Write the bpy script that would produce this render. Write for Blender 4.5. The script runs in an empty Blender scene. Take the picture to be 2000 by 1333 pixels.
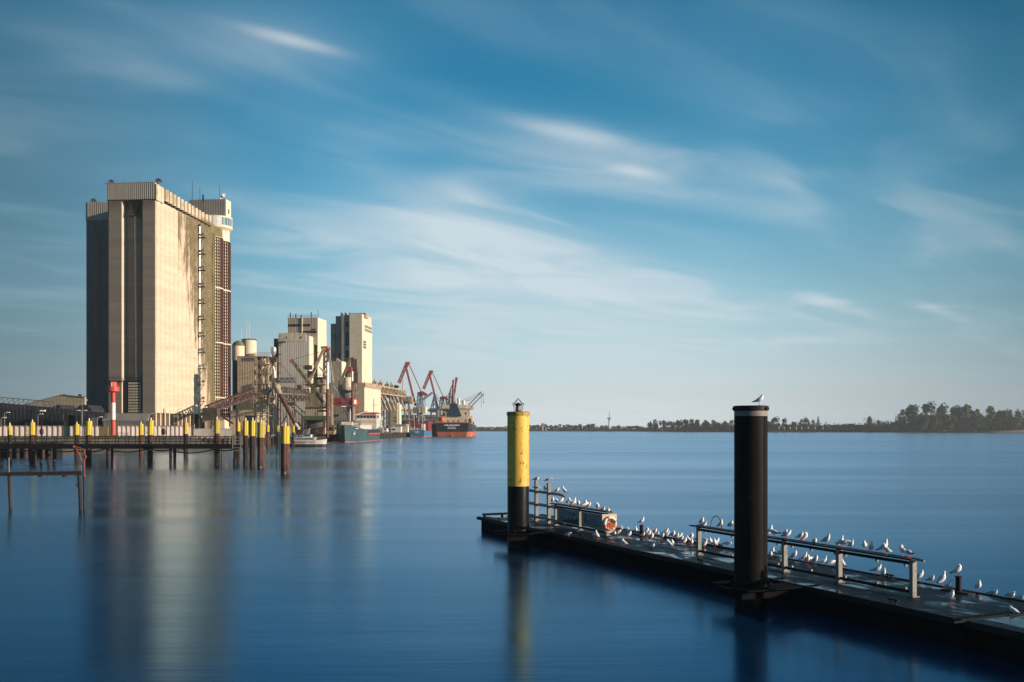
import bpy, math, random
from mathutils import Vector as V, Matrix
C = bpy.context.scene
col = C.collection
rad = math.radians
# ------------------------------------------------------------------ camera, sky, sun, exposure
F, HY, H = 1944.0, 837.0, 5.0          # focal length in photo pixels, horizon row, eye height over the water
cd = bpy.data.cameras.new('camera'); cam = bpy.data.objects.new('camera', cd); col.objects.link(cam)
cam.location = (0, 0, H); cam.rotation_euler = (rad(90), 0, 0)
cd.sensor_width = 36; cd.lens = 36*F/2000; cd.shift_y = (HY-666.5)/2000
cd.clip_start = .1; cd.clip_end = 20000
C.camera = cam
C.render.resolution_x = 1024; C.render.resolution_y = 682
SUN_AZ, SUN_EL = rad(108), rad(13)     # clockwise from +Y
C.view_settings.view_transform = 'Standard'; C.view_settings.look = 'None'
C.view_settings.exposure = 0.42; C.view_settings.gamma = 1
C.cycles.use_denoising = True
C.cycles.max_bounces = 6; C.cycles.diffuse_bounces = 2; C.cycles.glossy_bounces = 3; C.cycles.volume_bounces = 0
C.cycles.sample_clamp_indirect = 4

class NT:                               # small node-tree writer
    def __init__(s, tree): s.t = tree; tree.nodes.clear()
    def n(s, kind, **kw):
        nd = s.t.nodes.new(kind)
        for k, v in kw.items(): setattr(nd, k, v)
        return nd
    def put(s, sock, v):
        if isinstance(v, bpy.types.NodeSocket): s.t.links.new(v, sock)
        elif v is not None:
            if hasattr(sock.default_value, '__len__') and len(sock.default_value) == 4 and len(v) == 3: v = (*v, 1)
            sock.default_value = v
    def math(s, op, a, b=None, c=None, clamp=False):
        nd = s.n('ShaderNodeMath', operation=op, use_clamp=clamp)
        s.put(nd.inputs[0], a); s.put(nd.inputs[1], b); s.put(nd.inputs[2], c)
        return nd.outputs[0]
    def mix(s, f, a, b, blend='MIX'):
        nd = s.n('ShaderNodeMix', data_type='RGBA', blend_type=blend)
        s.put(nd.inputs[0], f); s.put(nd.inputs[6], a); s.put(nd.inputs[7], b)
        return nd.outputs[2]
    def sep(s, v):
        nd = s.n('ShaderNodeSeparateXYZ'); s.put(nd.inputs[0], v); return nd.outputs
    def comb(s, x, y, z):
        nd = s.n('ShaderNodeCombineXYZ')
        for i, q in enumerate((x, y, z)): s.put(nd.inputs[i], q)
        return nd.outputs[0]
    def noise(s, vec, scale=1, detail=4, rough=.5, dist=0, st=None):
        if st is not None:
            mp = s.n('ShaderNodeMapping'); s.put(mp.inputs[0], vec); mp.inputs[3].default_value = st; vec = mp.outputs[0]
        nd = s.n('ShaderNodeTexNoise'); s.put(nd.inputs['Vector'], vec)
        nd.inputs['Scale'].default_value = scale; nd.inputs['Detail'].default_value = detail
        nd.inputs['Roughness'].default_value = rough; nd.inputs['Distortion'].default_value = dist
        return nd.outputs['Fac']
    def ss(s, v, lo, hi, a=0., b=1.):   # smoothstep
        nd = s.n('ShaderNodeMapRange', interpolation_type='SMOOTHSTEP')
        s.put(nd.inputs[0], v)
        for i, q in enumerate((lo, hi, a, b)): nd.inputs[i+1].default_value = q
        return nd.outputs[0]

W = bpy.data.worlds.new('World'); C.world = W; W.use_nodes = True
def make_sky():
    k = NT(W.node_tree)
    out = k.n('ShaderNodeOutputWorld'); bg = k.n('ShaderNodeBackground')
    bg.inputs[1].default_value = .084
    k.t.links.new(bg.outputs[0], out.inputs[0])
    sky = k.n('ShaderNodeTexSky', sky_type='NISHITA', sun_disc=False)
    sky.sun_elevation = SUN_EL; sky.sun_rotation = SUN_AZ
    sky.air_density = 1.1; sky.dust_density = .6; sky.ozone_density = 3.0
    d = k.n('ShaderNodeTexCoord').outputs['Generated']
    x, y, z = k.sep(d)
    base = k.mix(1., sky.outputs[0], SKY_TINT, 'MULTIPLY')
    zc = k.math('MAXIMUM', z, 0.0)
    # darker, deeper blue overhead; pale haze low down, palest to the north
    az = k.math('ARCTAN2', x, y)
    side = k.ss(k.math('ABSOLUTE', k.math('SUBTRACT', az, .06)), .62, .02)
    base = k.mix(k.math('MULTIPLY', k.ss(az, -.12, -.5), k.ss(z, .42, .22, 0., .55)), base, (1.35, 2.25, 2.85))
    dk = k.math('MULTIPLY', k.ss(z, .12, .50, 1.0, .70), k.ss(k.math('ABSOLUTE', k.math('SUBTRACT', az, .03)), .16, .56, 1.0, .54))
    base = k.mix(1., base, k.comb(dk, dk, dk), 'MULTIPLY')
    low = k.ss(k.math('POWER', k.math('SUBTRACT', 1.0, zc, clamp=True), 5.0), .12, .98)
    base = k.mix(low, base, k.mix(side, HAZE_LO, HAZE_HI))
    # cirrus on a level sheet: u runs along the streaks (towards azimuth 52 deg), w across them
    zz = k.math('ADD', zc, .07)
    px = k.math('DIVIDE', x, zz); py = k.math('DIVIDE', y, zz)
    ca, sa = math.cos(rad(52)), math.sin(rad(52))
    u = k.math('ADD', k.math('MULTIPLY', px, sa), k.math('MULTIPLY', py, ca))
    w = k.math('SUBTRACT', k.math('MULTIPLY', px, ca), k.math('MULTIPLY', py, sa))
    n1 = k.noise(k.comb(k.math('MULTIPLY', u, .36), k.math('MULTIPLY', w, .62), .7), 1.0, 4, .5, .9)
    n2 = k.noise(k.comb(k.math('MULTIPLY', u, .85), k.math('MULTIPLY', w, 1.9), 4.1), 1.0, 3, .45, 1.4)
    veil = k.math('MULTIPLY', k.ss(n1, .36, .68), k.ss(z, .0, .2, .55, 1.))
    wisps = k.math('MULTIPLY', k.ss(n2, .40, .80), k.ss(n1, .40, .66))
    # brighter banks where the photo has them: (photo px, photo py, radius along, radius across, tilt deg, strength)
    banks = None
    for bx, by, ra, rb, t, g in BANKS:
        c = V(((bx-1000)/F, 1, (HY-by)/F)).normalized()
        r0 = V((1, 0, 0)); r0 = (r0-c*r0.dot(c)).normalized(); u0 = c.cross(r0)*1
        if u0.z < 0: u0 = -u0
        a = r0*math.cos(rad(t))-u0*math.sin(rad(t)); b = r0*math.sin(rad(t))+u0*math.cos(rad(t))
        def dot(v_, c_):
            nd = k.n('ShaderNodeVectorMath', operation='DOT_PRODUCT'); k.put(nd.inputs[0], d); nd.inputs[1].default_value = v_
            return k.math('DIVIDE', nd.outputs['Value'], c_)
        e = k.math('ADD', k.math('POWER', k.math('ABSOLUTE', dot(a, ra/F)), 2.0), k.math('POWER', k.math('ABSOLUTE', dot(b, rb/F)), 2.0))
        gs = k.math('MULTIPLY', k.math('EXPONENT', k.math('MULTIPLY', e, -1.0)), g)
        gs = k.math('MULTIPLY', gs, k.ss(y, 0, .2))
        banks = gs if banks is None else k.math('ADD', banks, gs)
    soft = k.math('MULTIPLY', banks, k.math('MULTIPLY_ADD', k.ss(n2, .3, .7), .55, .5))
    dens = k.math('ADD', k.math('MULTIPLY', veil, .14), k.math('MULTIPLY', wisps, .24))
    dens = k.math('ADD', dens, soft, clamp=True)
    ck = k.math('POWER', dk, .45)
    base = k.mix(k.math('MULTIPLY', dens, .95), base, k.mix(1., k.mix(k.ss(dens, .05, .6), (3.0, 5.6, 7.0), CLOUD_COL), k.comb(ck, ck, ck), 'MULTIPLY'))
    k.t.links.new(base, bg.inputs[0])
SKY_TINT = (.0, 1.10, 1.36)
HAZE_LO, HAZE_HI = (1.5, 2.2, 2.7), (7.5, 8.0, 8.2)
CLOUD_COL = (5.7, 6.7, 7.3)
BANKS = [(575, 80, 75, 10, 14, .8), (560, 90, 170, 60, 14, .4), (880, 400, 170, 34, 14, .55), (1000, 490, 330, 46, 6, .75),
         (960, 552, 150, 16, 5, .6), (1120, 262, 120, 15, 12, .35), (1240, 335, 50, 10, 10, .4), (1200, 340, 250, 90, 10, .25),
         (1620, 592, 55, 13, 14, .65), (1825, 606, 50, 10, 16, .6), (1750, 640, 260, 18, -8, .2), (1150, 620, 420, 70, 2, .45), (900, 700, 500, 60, 0, .3),
         (820, 470, 430, 130, 9, .24), (1080, 570, 560, 170, 4, .15), (1560, 270, 300, 90, 25, .18), (250, 90, 220, 50, 8, .2)]
make_sky()
sl = bpy.data.lights.new('sun', 'SUN'); sun = bpy.data.objects.new('sun', sl); col.objects.link(sun)
sl.energy = 5.0; sl.angle = rad(.5); sl.color = (1, .77, .575)
SD = V((math.sin(SUN_AZ)*math.cos(SUN_EL), math.cos(SUN_AZ)*math.cos(SUN_EL), math.sin(SUN_EL)))
sun.rotation_euler = SD.to_track_quat('Z', 'Y').to_euler()
sun.location = SD*400

# ------------------------------------------------------------------ helpers
R = random.Random(7)
def P(px, py, Y): return V(((px-1000)/F*Y, Y, H-(py-HY)/F*Y))

MATS = {}
def mat(name, c, c2=None, rough=.75, metal=0, sc=1.5, st=(1, 1, 1), lo=.42, hi=.62, bump=0, bsc=6, bst=(1, 1, 1), rib=None, c3=None, sc3=.3, lo3=.5, hi3=.7, st3=(1, 1, 1), spec=.5):
    m = bpy.data.materials.new(name); m.use_nodes = True; k = NT(m.node_tree)
    out = k.n('ShaderNodeOutputMaterial'); b = k.n('ShaderNodeBsdfPrincipled'); k.t.links.new(b.outputs[0], out.inputs[0])
    co = k.n('ShaderNodeTexCoord').outputs['Object']
    colr = c
    if c2: colr = k.mix(k.ss(k.noise(co, sc, 6, .6, 0, st), lo, hi), c, c2)
    if c3: colr = k.mix(k.ss(k.noise(co, sc3, 6, .65, .4, st3), lo3, hi3), colr, c3)
    k.put(b.inputs['Base Color'], colr)
    b.inputs['Roughness'].default_value = rough; b.inputs['Metallic'].default_value = metal
    b.inputs['Specular IOR Level'].default_value = spec
    h = None
    if bump: h = k.math('MULTIPLY', k.noise(co, bsc, 5, .6, 0, bst), bump)
    if rib:                              # ribbed cladding: (axis, pitch in metres, depth)
        s_ = k.math('MULTIPLY', k.math('SINE', k.math('MULTIPLY', k.sep(co)['XYZ'.index(rib[0])], 6.283/rib[1])), rib[2])
        h = s_ if h is None else k.math('ADD', h, s_)
    if h is not None:
        bp = k.n('ShaderNodeBump'); bp.inputs['Distance'].default_value = 1.0; bp.inputs['Strength'].default_value = .8
        k.put(bp.inputs['Height'], h); k.t.links.new(bp.outputs[0], b.inputs['Normal'])
    MATS[name] = m
    return m
def seta(o, label=None, cat=None, group=None, kind=None):
    for k_, v_ in (('label', label), ('category', cat), ('group', group), ('kind', kind)):
        if v_: o[k_] = v_
    return o
class MB:
    def __init__(s): s.v = []; s.f = []; s.m = []
    def add(s, vs, fs, mi=0):
        n = len(s.v); s.v += [tuple(q) for q in vs]
        for f in fs: s.f.append(tuple(i+n for i in f)); s.m.append(mi)
        return s
    def bx(s, x0, x1, y0, y1, z0, z1, mi=0):
        vs = [(x, y, z) for z in (z0, z1) for x, y in ((x0, y0), (x1, y0), (x1, y1), (x0, y1))]
        return s.add(vs, [(3, 2, 1, 0), (4, 5, 6, 7), (0, 1, 5, 4), (1, 2, 6, 5), (2, 3, 7, 6), (3, 0, 4, 7)], mi)
    def bar(s, p, q, w, h=None, mi=0, up=(0, 0, 1)):
        p, q = V(p), V(q); d = (q-p)
        if d.length < 1e-6: return s
        d.normalize(); h = h or w; u = V(up)
        if abs(d.dot(u)) > .98: u = V((0, 1, 0))
        r = d.cross(u).normalized(); u = r.cross(d)
        vs = [e+r*a*w/2+u*b*h/2 for e in (p, q) for a, b in ((-1, -1), (1, -1), (1, 1), (-1, 1))]
        return s.add(vs, [(0, 1, 2, 3), (7, 6, 5, 4), (0, 4, 5, 1), (1, 5, 6, 2), (2, 6, 7, 3), (3, 7, 4, 0)], mi)
    def tube(s, p, q, r, r2=None, n=8, mi=0):
        p, q = V(p), V(q); d = (q-p).normalized(); r2 = r if r2 is None else r2
        a = d.orthogonal().normalized(); b = d.cross(a)
        vs = [e+(a*math.cos(t*6.2832/n)+b*math.sin(t*6.2832/n))*rr for e, rr in ((p, r), (q, r2)) for t in range(n)]
        fs = [(i, (i+1) % n, n+(i+1) % n, n+i) for i in range(n)]+[tuple(range(n))[::-1], tuple(range(n, 2*n))]
        return s.add(vs, fs, mi)
    def path(s, pts, r, n=6, mi=0):
        for a, b in zip(pts, pts[1:]): s.tube(a, b, r, n=n, mi=mi)
        return s
    def lathe(s, prof, cx=0, cy=0, n=24, mi=0, a0=0, a1=360):
        full = abs(a1-a0) >= 360; m = n if full else n+1
        vs = [(cx+r*math.cos(rad(a0+(a1-a0)*t/n)), cy+r*math.sin(rad(a0+(a1-a0)*t/n)), z) for r, z in prof for t in range(m)]
        fs = []
        for j in range(len(prof)-1):
            for i in range(n):
                i2 = (i+1) % m if full else i+1
                fs.append((j*m+i, j*m+i2, (j+1)*m+i2, (j+1)*m+i))
        if full:
            fs.append(tuple(range(m))[::-1]); fs.append(tuple(range((len(prof)-1)*m, len(prof)*m)))
        return s.add(vs, fs, mi)
    def prism(s, poly, z0, z1, mi=0):
        n = len(poly); vs = [(x, y, z0) for x, y in poly]+[(x, y, z1) for x, y in poly]
        return s.add(vs, [tuple(range(n))[::-1], tuple(range(n, 2*n))]+[(i, (i+1) % n, n+(i+1) % n, n+i) for i in range(n)], mi)
    def extr(s, pts, vec, mi=0):
        n = len(pts); vec = V(vec); vs = [V(p) for p in pts]+[V(p)+vec for p in pts]
        return s.add(vs, [tuple(range(n))[::-1], tuple(range(n, 2*n))]+[(i, (i+1) % n, n+(i+1) % n, n+i) for i in range(n)], mi)
    def loft(s, rings, mi=0, cap=True, mis=None):
        n = len(rings[0]); vs = [p for r_ in rings for p in r_]; b = len(s.v); s.v += [tuple(p) for p in vs]
        for j in range(len(rings)-1):
            for i in range(n):
                s.f.append((b+j*n+i, b+j*n+(i+1) % n, b+(j+1)*n+(i+1) % n, b+(j+1)*n+i)); s.m.append(mis(j, i) if mis else mi)
        if cap:
            s.f.append(tuple(b+i for i in range(n))[::-1]); s.m.append(mis(0, 0) if mis else mi)
            s.f.append(tuple(b+(len(rings)-1)*n+i for i in range(n))); s.m.append(mis(len(rings)-2, 0) if mis else mi)
        return s
    def ell(s, c, r, nu=12, nv=8, mi=0):
        rings = [[(c[0]+r[0]*math.sin(math.pi*(j+.02)/(nv+.04))*math.cos(6.2832*i/nu), c[1]+r[1]*math.sin(math.pi*(j+.02)/(nv+.04))*math.sin(6.2832*i/nu),
                   c[2]-r[2]*math.cos(math.pi*(j+.02)/(nv+.04))) for i in range(nu)] for j in range(nv+1)]
        return s.loft(rings, mi)
    def rail(s, p, q, h=1.1, n=6, r=.03, rows=2, mi=0):
        p, q = V(p), V(q)
        for i in range(n+1):
            a = p.lerp(q, i/n); s.bar(a, a+V((0, 0, h)), r*2, mi=mi)
        for j in range(rows):
            z = V((0, 0, h*(j+1)/rows)); s.bar(p+z, q+z, r*2, mi=mi)
        return s
    def truss(s, p, q, w, h, n=8, r=.06, mi=0):     # box truss, p to q are the bottom centre lines
        p, q = V(p), V(q); d = (q-p).normalized(); sd = d.cross(V((0, 0, 1)))
        sd = (V((1, 0, 0)) if sd.length < .05 else sd.normalized()); up = sd.cross(d)
        cs = [sd*a*w/2+up*b*h for a, b in ((-1, 0), (1, 0), (1, 1), (-1, 1))]
        for c in cs: s.bar(p+c, q+c, r*2, mi=mi)
        for i in range(n):
            a, b = p.lerp(q, i/n), p.lerp(q, (i+1)/n)
            for j in range(4):
                c0, c1 = cs[j], cs[(j+1) % 4]
                s.bar(a+c0, a+c1, r*1.3, mi=mi)
                s.bar(a+(c0 if i % 2 else c1), b+(c1 if i % 2 else c0), r*1.3, mi=mi)
        return s
    def build(s, name, mats, parent=None, smooth=False, loc=None):
        me = bpy.data.meshes.new(name); me.from_pydata(s.v, [], s.f)
        mats = mats if isinstance(mats, (list, tuple)) else [mats]
        for m_ in mats: me.materials.append(MATS[m_] if isinstance(m_, str) else m_)
        me.polygons.foreach_set('material_index', s.m)
        if smooth: me.polygons.foreach_set('use_smooth', [True]*len(s.f))
        me.update()
        if smooth:
            try: me.set_sharp_from_angle(angle=rad(40))
            except Exception: pass
        o = bpy.data.objects.new(name, me); col.objects.link(o)
        if parent is not None: o.parent = parent.ob if isinstance(parent, Th) else parent
        if loc is not None: o.location = loc
        return o
QROT = -math.atan2(.1, .995)             # the quay runs slightly to the right of the view axis
class Th:                                # a thing: an Empty at its base, its parts parented to it
    def __init__(s, name, loc, label, cat, group=None, rot=0.0):
        s.ob = bpy.data.objects.new(name, None); col.objects.link(s.ob); s.ob.empty_display_size = .5
        s.o = V(loc); s.rot = rot; s.Y = s.o.y
        s.ob.location = s.o; s.ob.rotation_euler = (0, 0, rot)
        s.inv = Matrix.Rotation(-rot, 3, 'Z')
        seta(s.ob, label, cat, group)
    def L(s, px, py, d=0): return s.inv @ (P(px, py, s.Y+d)-s.o)      # photo point at this thing's distance (+d) in its own frame
    def pb(s, mb, px0, px1, py0, py1, d=0, dep=1., mi=0):              # box whose front shows px0..px1, py0..py1 (top, bottom)
        a, b = s.L(px0, py0, d), s.L(px1, py1, d); y = s.L((px0+px1)/2, py0, d).y
        mb.bx(a.x, b.x, y, y+dep, b.z, a.z, mi); return mb
def quay_thing(name, px, Y, label, cat, group=None, z=2.8):
    p = P(px, HY, Y); return Th(name, (p.x, Y, z), label, cat, group, QROT)
def copy_thing(o, parent=None):
    c = o.copy(); col.objects.link(c)
    if parent is not None: c.parent = parent
    for ch in list(o.children): copy_thing(ch, c)
    return c
def struct(mb, name, m, smooth=False): return seta(mb.build(name, m, None, smooth), kind='structure')
ORD = 'first second third fourth fifth sixth seventh eighth ninth tenth eleventh twelfth thirteenth fourteenth fifteenth sixteenth seventeenth eighteenth nineteenth twentieth'.split()
def ordn(i):
    if i < 20: return ORD[i]
    n = i+1; return str(n)+({1: 'st', 2: 'nd', 3: 'rd'}.get(n % 10, 'th') if n % 100 not in (11, 12, 13) else 'th')

# ------------------------------------------------------------------ materials
mat('black_paint', (.006, .007, .010), (.010, .010, .012), rough=.3, spec=.18, sc=2, bump=.01, bsc=30)
mat('dark_steel', (.016, .018, .022), (.026, .024, .022), rough=.55, spec=.12, sc=3)
mat('hull_black', (.002, .003, .005), (.005, .005, .007), rough=.7, sc=2, spec=.06)
mat('pile_dark', (.0115, .0118, .0125), (.016, .0158, .016), rough=.5, spec=.04, sc=2.2, st=(1, 1, .3), c3=(.032, .030, .027), sc3=5, lo3=.62, hi3=.75)
mat('pile_yellow', (.80, .50, .07), (.66, .39, .06), rough=.55, sc=2.2, st=(1, 1, .12), c3=(.10, .07, .03), sc3=8, lo3=.59, hi3=.63, st3=(1, 1, .6))
mat('galvanised', (.25, .25, .235), (.17, .17, .165), rough=.6, metal=0, sc=14)
mat('pile_white', (.24, .23, .21), (.18, .17, .155), rough=.7, sc=2)
mat('white_paint', (.78, .76, .72), (.66, .63, .58), rough=.6, sc=2)
mat('white_plain', (.8, .8, .78), rough=.5)
mat('board_blue', (.13, .22, .28), (.17, .26, .31), rough=.35, sc=1.5)
mat('board_dark', (.015, .02, .028), rough=.4)
mat('text_dark', (.03, .07, .13), rough=.5)
mat('red_paint', (.56, .065, .035), (.45, .05, .03), rough=.5, sc=3)
mat('orange_rope', (.62, .16, .07), (.42, .10, .05), rough=.8, sc=20)
mat('board_beige', (.52, .46, .36), (.42, .36, .27), rough=.6, sc=3)
mat('rust', (.14, .055, .035), (.07, .03, .022), rough=.85, sc=3, c3=(.30, .22, .18), sc3=2, lo3=.6, hi3=.7)
mat('rust_orange', (.24, .062, .035), (.14, .045, .03), rough=.8, sc=4)
mat('pile_rust', (.11, .045, .034), (.045, .022, .018), rough=.8, sc=1.2, st=(1, 1, .5), c3=(.42, .33, .27), sc3=1.6, lo3=.58, hi3=.66, st3=(1, 1, .6))
mat('pile_rust_dark', (.018, .013, .012), (.04, .022, .018), rough=.8, sc=1.2, st=(1, 1, .5))
mat('sleeve_faded', (.50, .38, .05), (.42, .31, .045), rough=.65, sc=2, c3=(.12, .08, .03), sc3=3, lo3=.6, hi3=.7)
mat('sleeve_bright', (.70, .50, .03), (.62, .44, .03), rough=.45, sc=2, c3=(.2, .14, .03), sc3=4, lo3=.68, hi3=.76)
mat('pile_sleeve', (.62, .45, .035), (.55, .39, .03), rough=.5, sc=2, c3=(.16, .11, .02), sc3=4, lo3=.68, hi3=.74)
mat('pier_timber', (.008, .008, .009), (.015, .013, .012), rough=.9, sc=3, spec=.15)
mat('weed', (.012, .02, .012), (.03, .04, .02), rough=.8, sc=3)
mat('cream_clad', (.66, .60, .47), (.60, .54, .42), rough=.6, sc=.4, rib=('X', .5, .03))
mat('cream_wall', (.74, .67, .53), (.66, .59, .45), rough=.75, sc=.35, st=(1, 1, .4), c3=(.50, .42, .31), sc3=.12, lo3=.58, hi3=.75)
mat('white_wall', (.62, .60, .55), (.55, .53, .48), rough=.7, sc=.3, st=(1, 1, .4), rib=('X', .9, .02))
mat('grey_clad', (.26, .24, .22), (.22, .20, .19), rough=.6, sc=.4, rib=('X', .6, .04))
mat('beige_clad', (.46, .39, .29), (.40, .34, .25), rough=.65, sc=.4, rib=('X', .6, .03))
mat('shaded_concrete', (.16, .155, .15), (.12, .118, .115), rough=.9, sc=.3, st=(1, 1, .3))  # concrete with the left silo's shade darkened into its colour
mat('grey_concrete', (.30, .28, .26), (.22, .21, .2), rough=.85, sc=.35, st=(1, 1, .5))
mat('dark_slot', (.015, .02, .028), rough=.5)
mat('glass_dark', (.02, .03, .04), rough=.12)
mat('glass_teal', (.10, .22, .26), rough=.1)
mat('lattice_brown', (.085, .035, .028), (.06, .028, .022), rough=.7, sc=.5)
mat('lattice_core', (.78, .67, .47), (.66, .55, .38), rough=.85, sc=.3)
mat('mossy_concrete', (.19, .17, .075), (.11, .115, .045), rough=.9, sc=.5, st=(1, 1, .3))
mat('machine_beige', (.46, .37, .26), (.30, .235, .165), rough=.75, sc=.6, c3=(.10, .07, .05), sc3=.5, lo3=.55, hi3=.7)
mat('machine_dark', (.06, .05, .042), (.11, .085, .065), rough=.7, sc=.8)
mat('steel_grey', (.16, .17, .18), (.10, .105, .11), rough=.6, sc=.8)
mat('bright_pipe', (.66, .66, .66), (.5, .5, .5), rough=.3, metal=.6, sc=1)
mat('green_beam', (.09, .15, .075), (.07, .10, .05), rough=.65, sc=1)
mat('boom_green', (.20, .19, .085), (.12, .12, .05), rough=.6, sc=1)
mat('red_cabin', (.36, .05, .045), (.28, .045, .04), rough=.6, sc=.6)
mat('crane_red', (.42, .08, .065), (.31, .065, .055), rough=.55, sc=.5)
mat('crane_blue', (.10, .15, .20), (.07, .10, .14), rough=.6, sc=.6)
mat('conveyor_red', (.085, .032, .032), (.055, .024, .024), rough=.7, sc=.8)
mat('shed_dark', (.028, .032, .045), (.02, .022, .03), rough=.7, sc=.5, rib=('X', 1.2, .03))
mat('ship_green', (.045, .10, .11), (.036, .078, .088), rough=.45, sc=.5)
mat('ship_white', (.66, .64, .60), (.52, .5, .46), rough=.5, sc=.6)
mat('ship_blue', (.04, .22, .40), (.035, .18, .34), rough=.45, sc=.5)
mat('ship_black', (.022, .024, .03), (.04, .04, .045), rough=.5, sc=.4, st=(1, 1, .4))
mat('ship_boot', (.50, .15, .075), (.38, .11, .06), rough=.6, sc=.3, st=(.4, .4, 1))
mat('ship_maroon', (.22, .04, .05), (.18, .035, .042), rough=.55, sc=.4)
mat('ship_buff', (.62, .54, .40), (.52, .45, .33), rough=.6, sc=.5)
mat('ship_navy', (.012, .035, .07), rough=.4)
mat('orange', (.62, .13, .03), rough=.5)
mat('bark', (.05, .04, .03), (.03, .025, .02), rough=.9, sc=4)
for nm, c, c2 in (('leaf_green', (.065, .095, .018), (.12, .12, .028)), ('leaf_dark', (.030, .060, .018), (.055, .085, .026)),
                  ('leaf_olive', (.12, .10, .028), (.16, .12, .035)), ('leaf_brown', (.17, .095, .045), (.13, .075, .04)), ('leaf_rust', (.19, .06, .03), (.13, .05, .03))):
    mat(nm, c, c2, rough=.8, sc=.25)
mat('gull_white', (.90, .90, .90), rough=.7)
mat('gull_grey', (.50, .53, .57), rough=.7)
mat('gull_black', (.03, .03, .035), rough=.6)
mat('gull_red', (.42, .04, .03), rough=.5)
mat('flood_wall', (.46, .41, .40), (.38, .33, .32), rough=.65, sc=.6, st=(1, 1, .2))
mat('grass', (.055, .065, .02), (.10, .09, .03), rough=.9, sc=.8, bump=.2, bsc=3)
mat('riprap', (.07, .068, .06), (.16, .14, .12), rough=.9, sc=1.6, bump=.5, bsc=1.6)
mat('quay_concrete', (.20, .18, .16), (.12, .11, .10), rough=.9, sc=.5)
mat('land', (.07, .065, .03), (.10, .085, .045), rough=.95, sc=.05)
mat('sand', (.30, .25, .20), (.24, .2, .16), rough=.95, sc=.1)
# ------------------------------------------------------------------ special materials
def mat_water():
    m = bpy.data.materials.new('water'); m.use_nodes = True; k = NT(m.node_tree)
    out = k.n('ShaderNodeOutputMaterial')
    co = k.n('ShaderNodeTexCoord').outputs['Object']
    n1 = k.noise(co, 1, 5, .6, .6, (.006, .04, 1)); n2 = k.noise(co, 1, 5, .6, .3, (.05, .35, 1)); n3 = k.noise(co, 1, 4, .6, 0, (.6, 5., 1))
    h = k.math('ADD', k.math('MULTIPLY', n2, .05), k.math('MULTIPLY', n3, .007))
    bp = k.n('ShaderNodeBump'); bp.inputs['Distance'].default_value = 1; bp.inputs['Strength'].default_value = .35
    k.put(bp.inputs['Height'], h)
    fr = k.n('ShaderNodeFresnel'); fr.inputs[0].default_value = 1.33; k.t.links.new(bp.outputs[0], fr.inputs[1])
    df = k.n('ShaderNodeBsdfDiffuse'); k.put(df.inputs[0], k.mix(k.ss(n2, .3, .7), (.000, .017, .056), (.000, .021, .066))); k.t.links.new(bp.outputs[0], df.inputs['Normal'])
    gl = k.n('ShaderNodeBsdfGlossy', distribution='GGX'); k.t.links.new(bp.outputs[0], gl.inputs['Normal'])
    k.put(gl.inputs['Color'], k.mix(k.ss(fr.outputs[0], .22, .72), (.37, .71, 1.0), (.53, .71, .89)))
    k.put(gl.inputs['Roughness'], k.math('ADD', k.math('MULTIPLY', k.ss(n1, .36, .66), .09), k.math('MULTIPLY_ADD', n2, .05, .13)))
    mx = k.n('ShaderNodeMixShader'); k.put(mx.inputs[0], k.math('MULTIPLY', fr.outputs[0], 1.2, clamp=True)); k.t.links.new(df.outputs[0], mx.inputs[1]); k.t.links.new(gl.outputs[0], mx.inputs[2])
    k.t.links.new(mx.outputs[0], out.inputs[0]); MATS['water'] = m
mat_water()
def mat_deck():
    m = bpy.data.materials.new('deck'); m.use_nodes = True; k = NT(m.node_tree)
    out = k.n('ShaderNodeOutputMaterial'); b = k.n('ShaderNodeBsdfPrincipled'); k.t.links.new(b.outputs[0], out.inputs[0])
    co = k.n('ShaderNodeTexCoord').outputs['Object']
    n1 = k.noise(co, .9, 6, .65, .5, (.6, 1.2, 1)); n2 = k.noise(co, 22, 4, .6); n3 = k.noise(co, 60, 2, .5)
    wet = k.ss(n1, .50, .62)
    droppings = k.ss(k.noise(co, 9, 3, .6), .70, .74)
    k.put(b.inputs['Specular IOR Level'], k.math('MULTIPLY_ADD', wet, .4, .08))
    c = k.mix(n2, (.003, .010, .020), (.008, .020, .036)); c = k.mix(k.math('MULTIPLY', droppings, .6), c, (.30, .30, .29))
    k.put(b.inputs['Base Color'], c)
    k.put(b.inputs['Roughness'], k.math('MULTIPLY_ADD', wet, -.38, .52))
    bp = k.n('ShaderNodeBump'); bp.inputs['Distance'].default_value = 1; bp.inputs['Strength'].default_value = .6
    k.put(bp.inputs['Height'], k.math('MULTIPLY', k.math('MULTIPLY', n3, .006), k.math('SUBTRACT', 1.1, wet)))
    k.t.links.new(bp.outputs[0], b.inputs['Normal']); MATS['deck'] = m
mat_deck()
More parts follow.
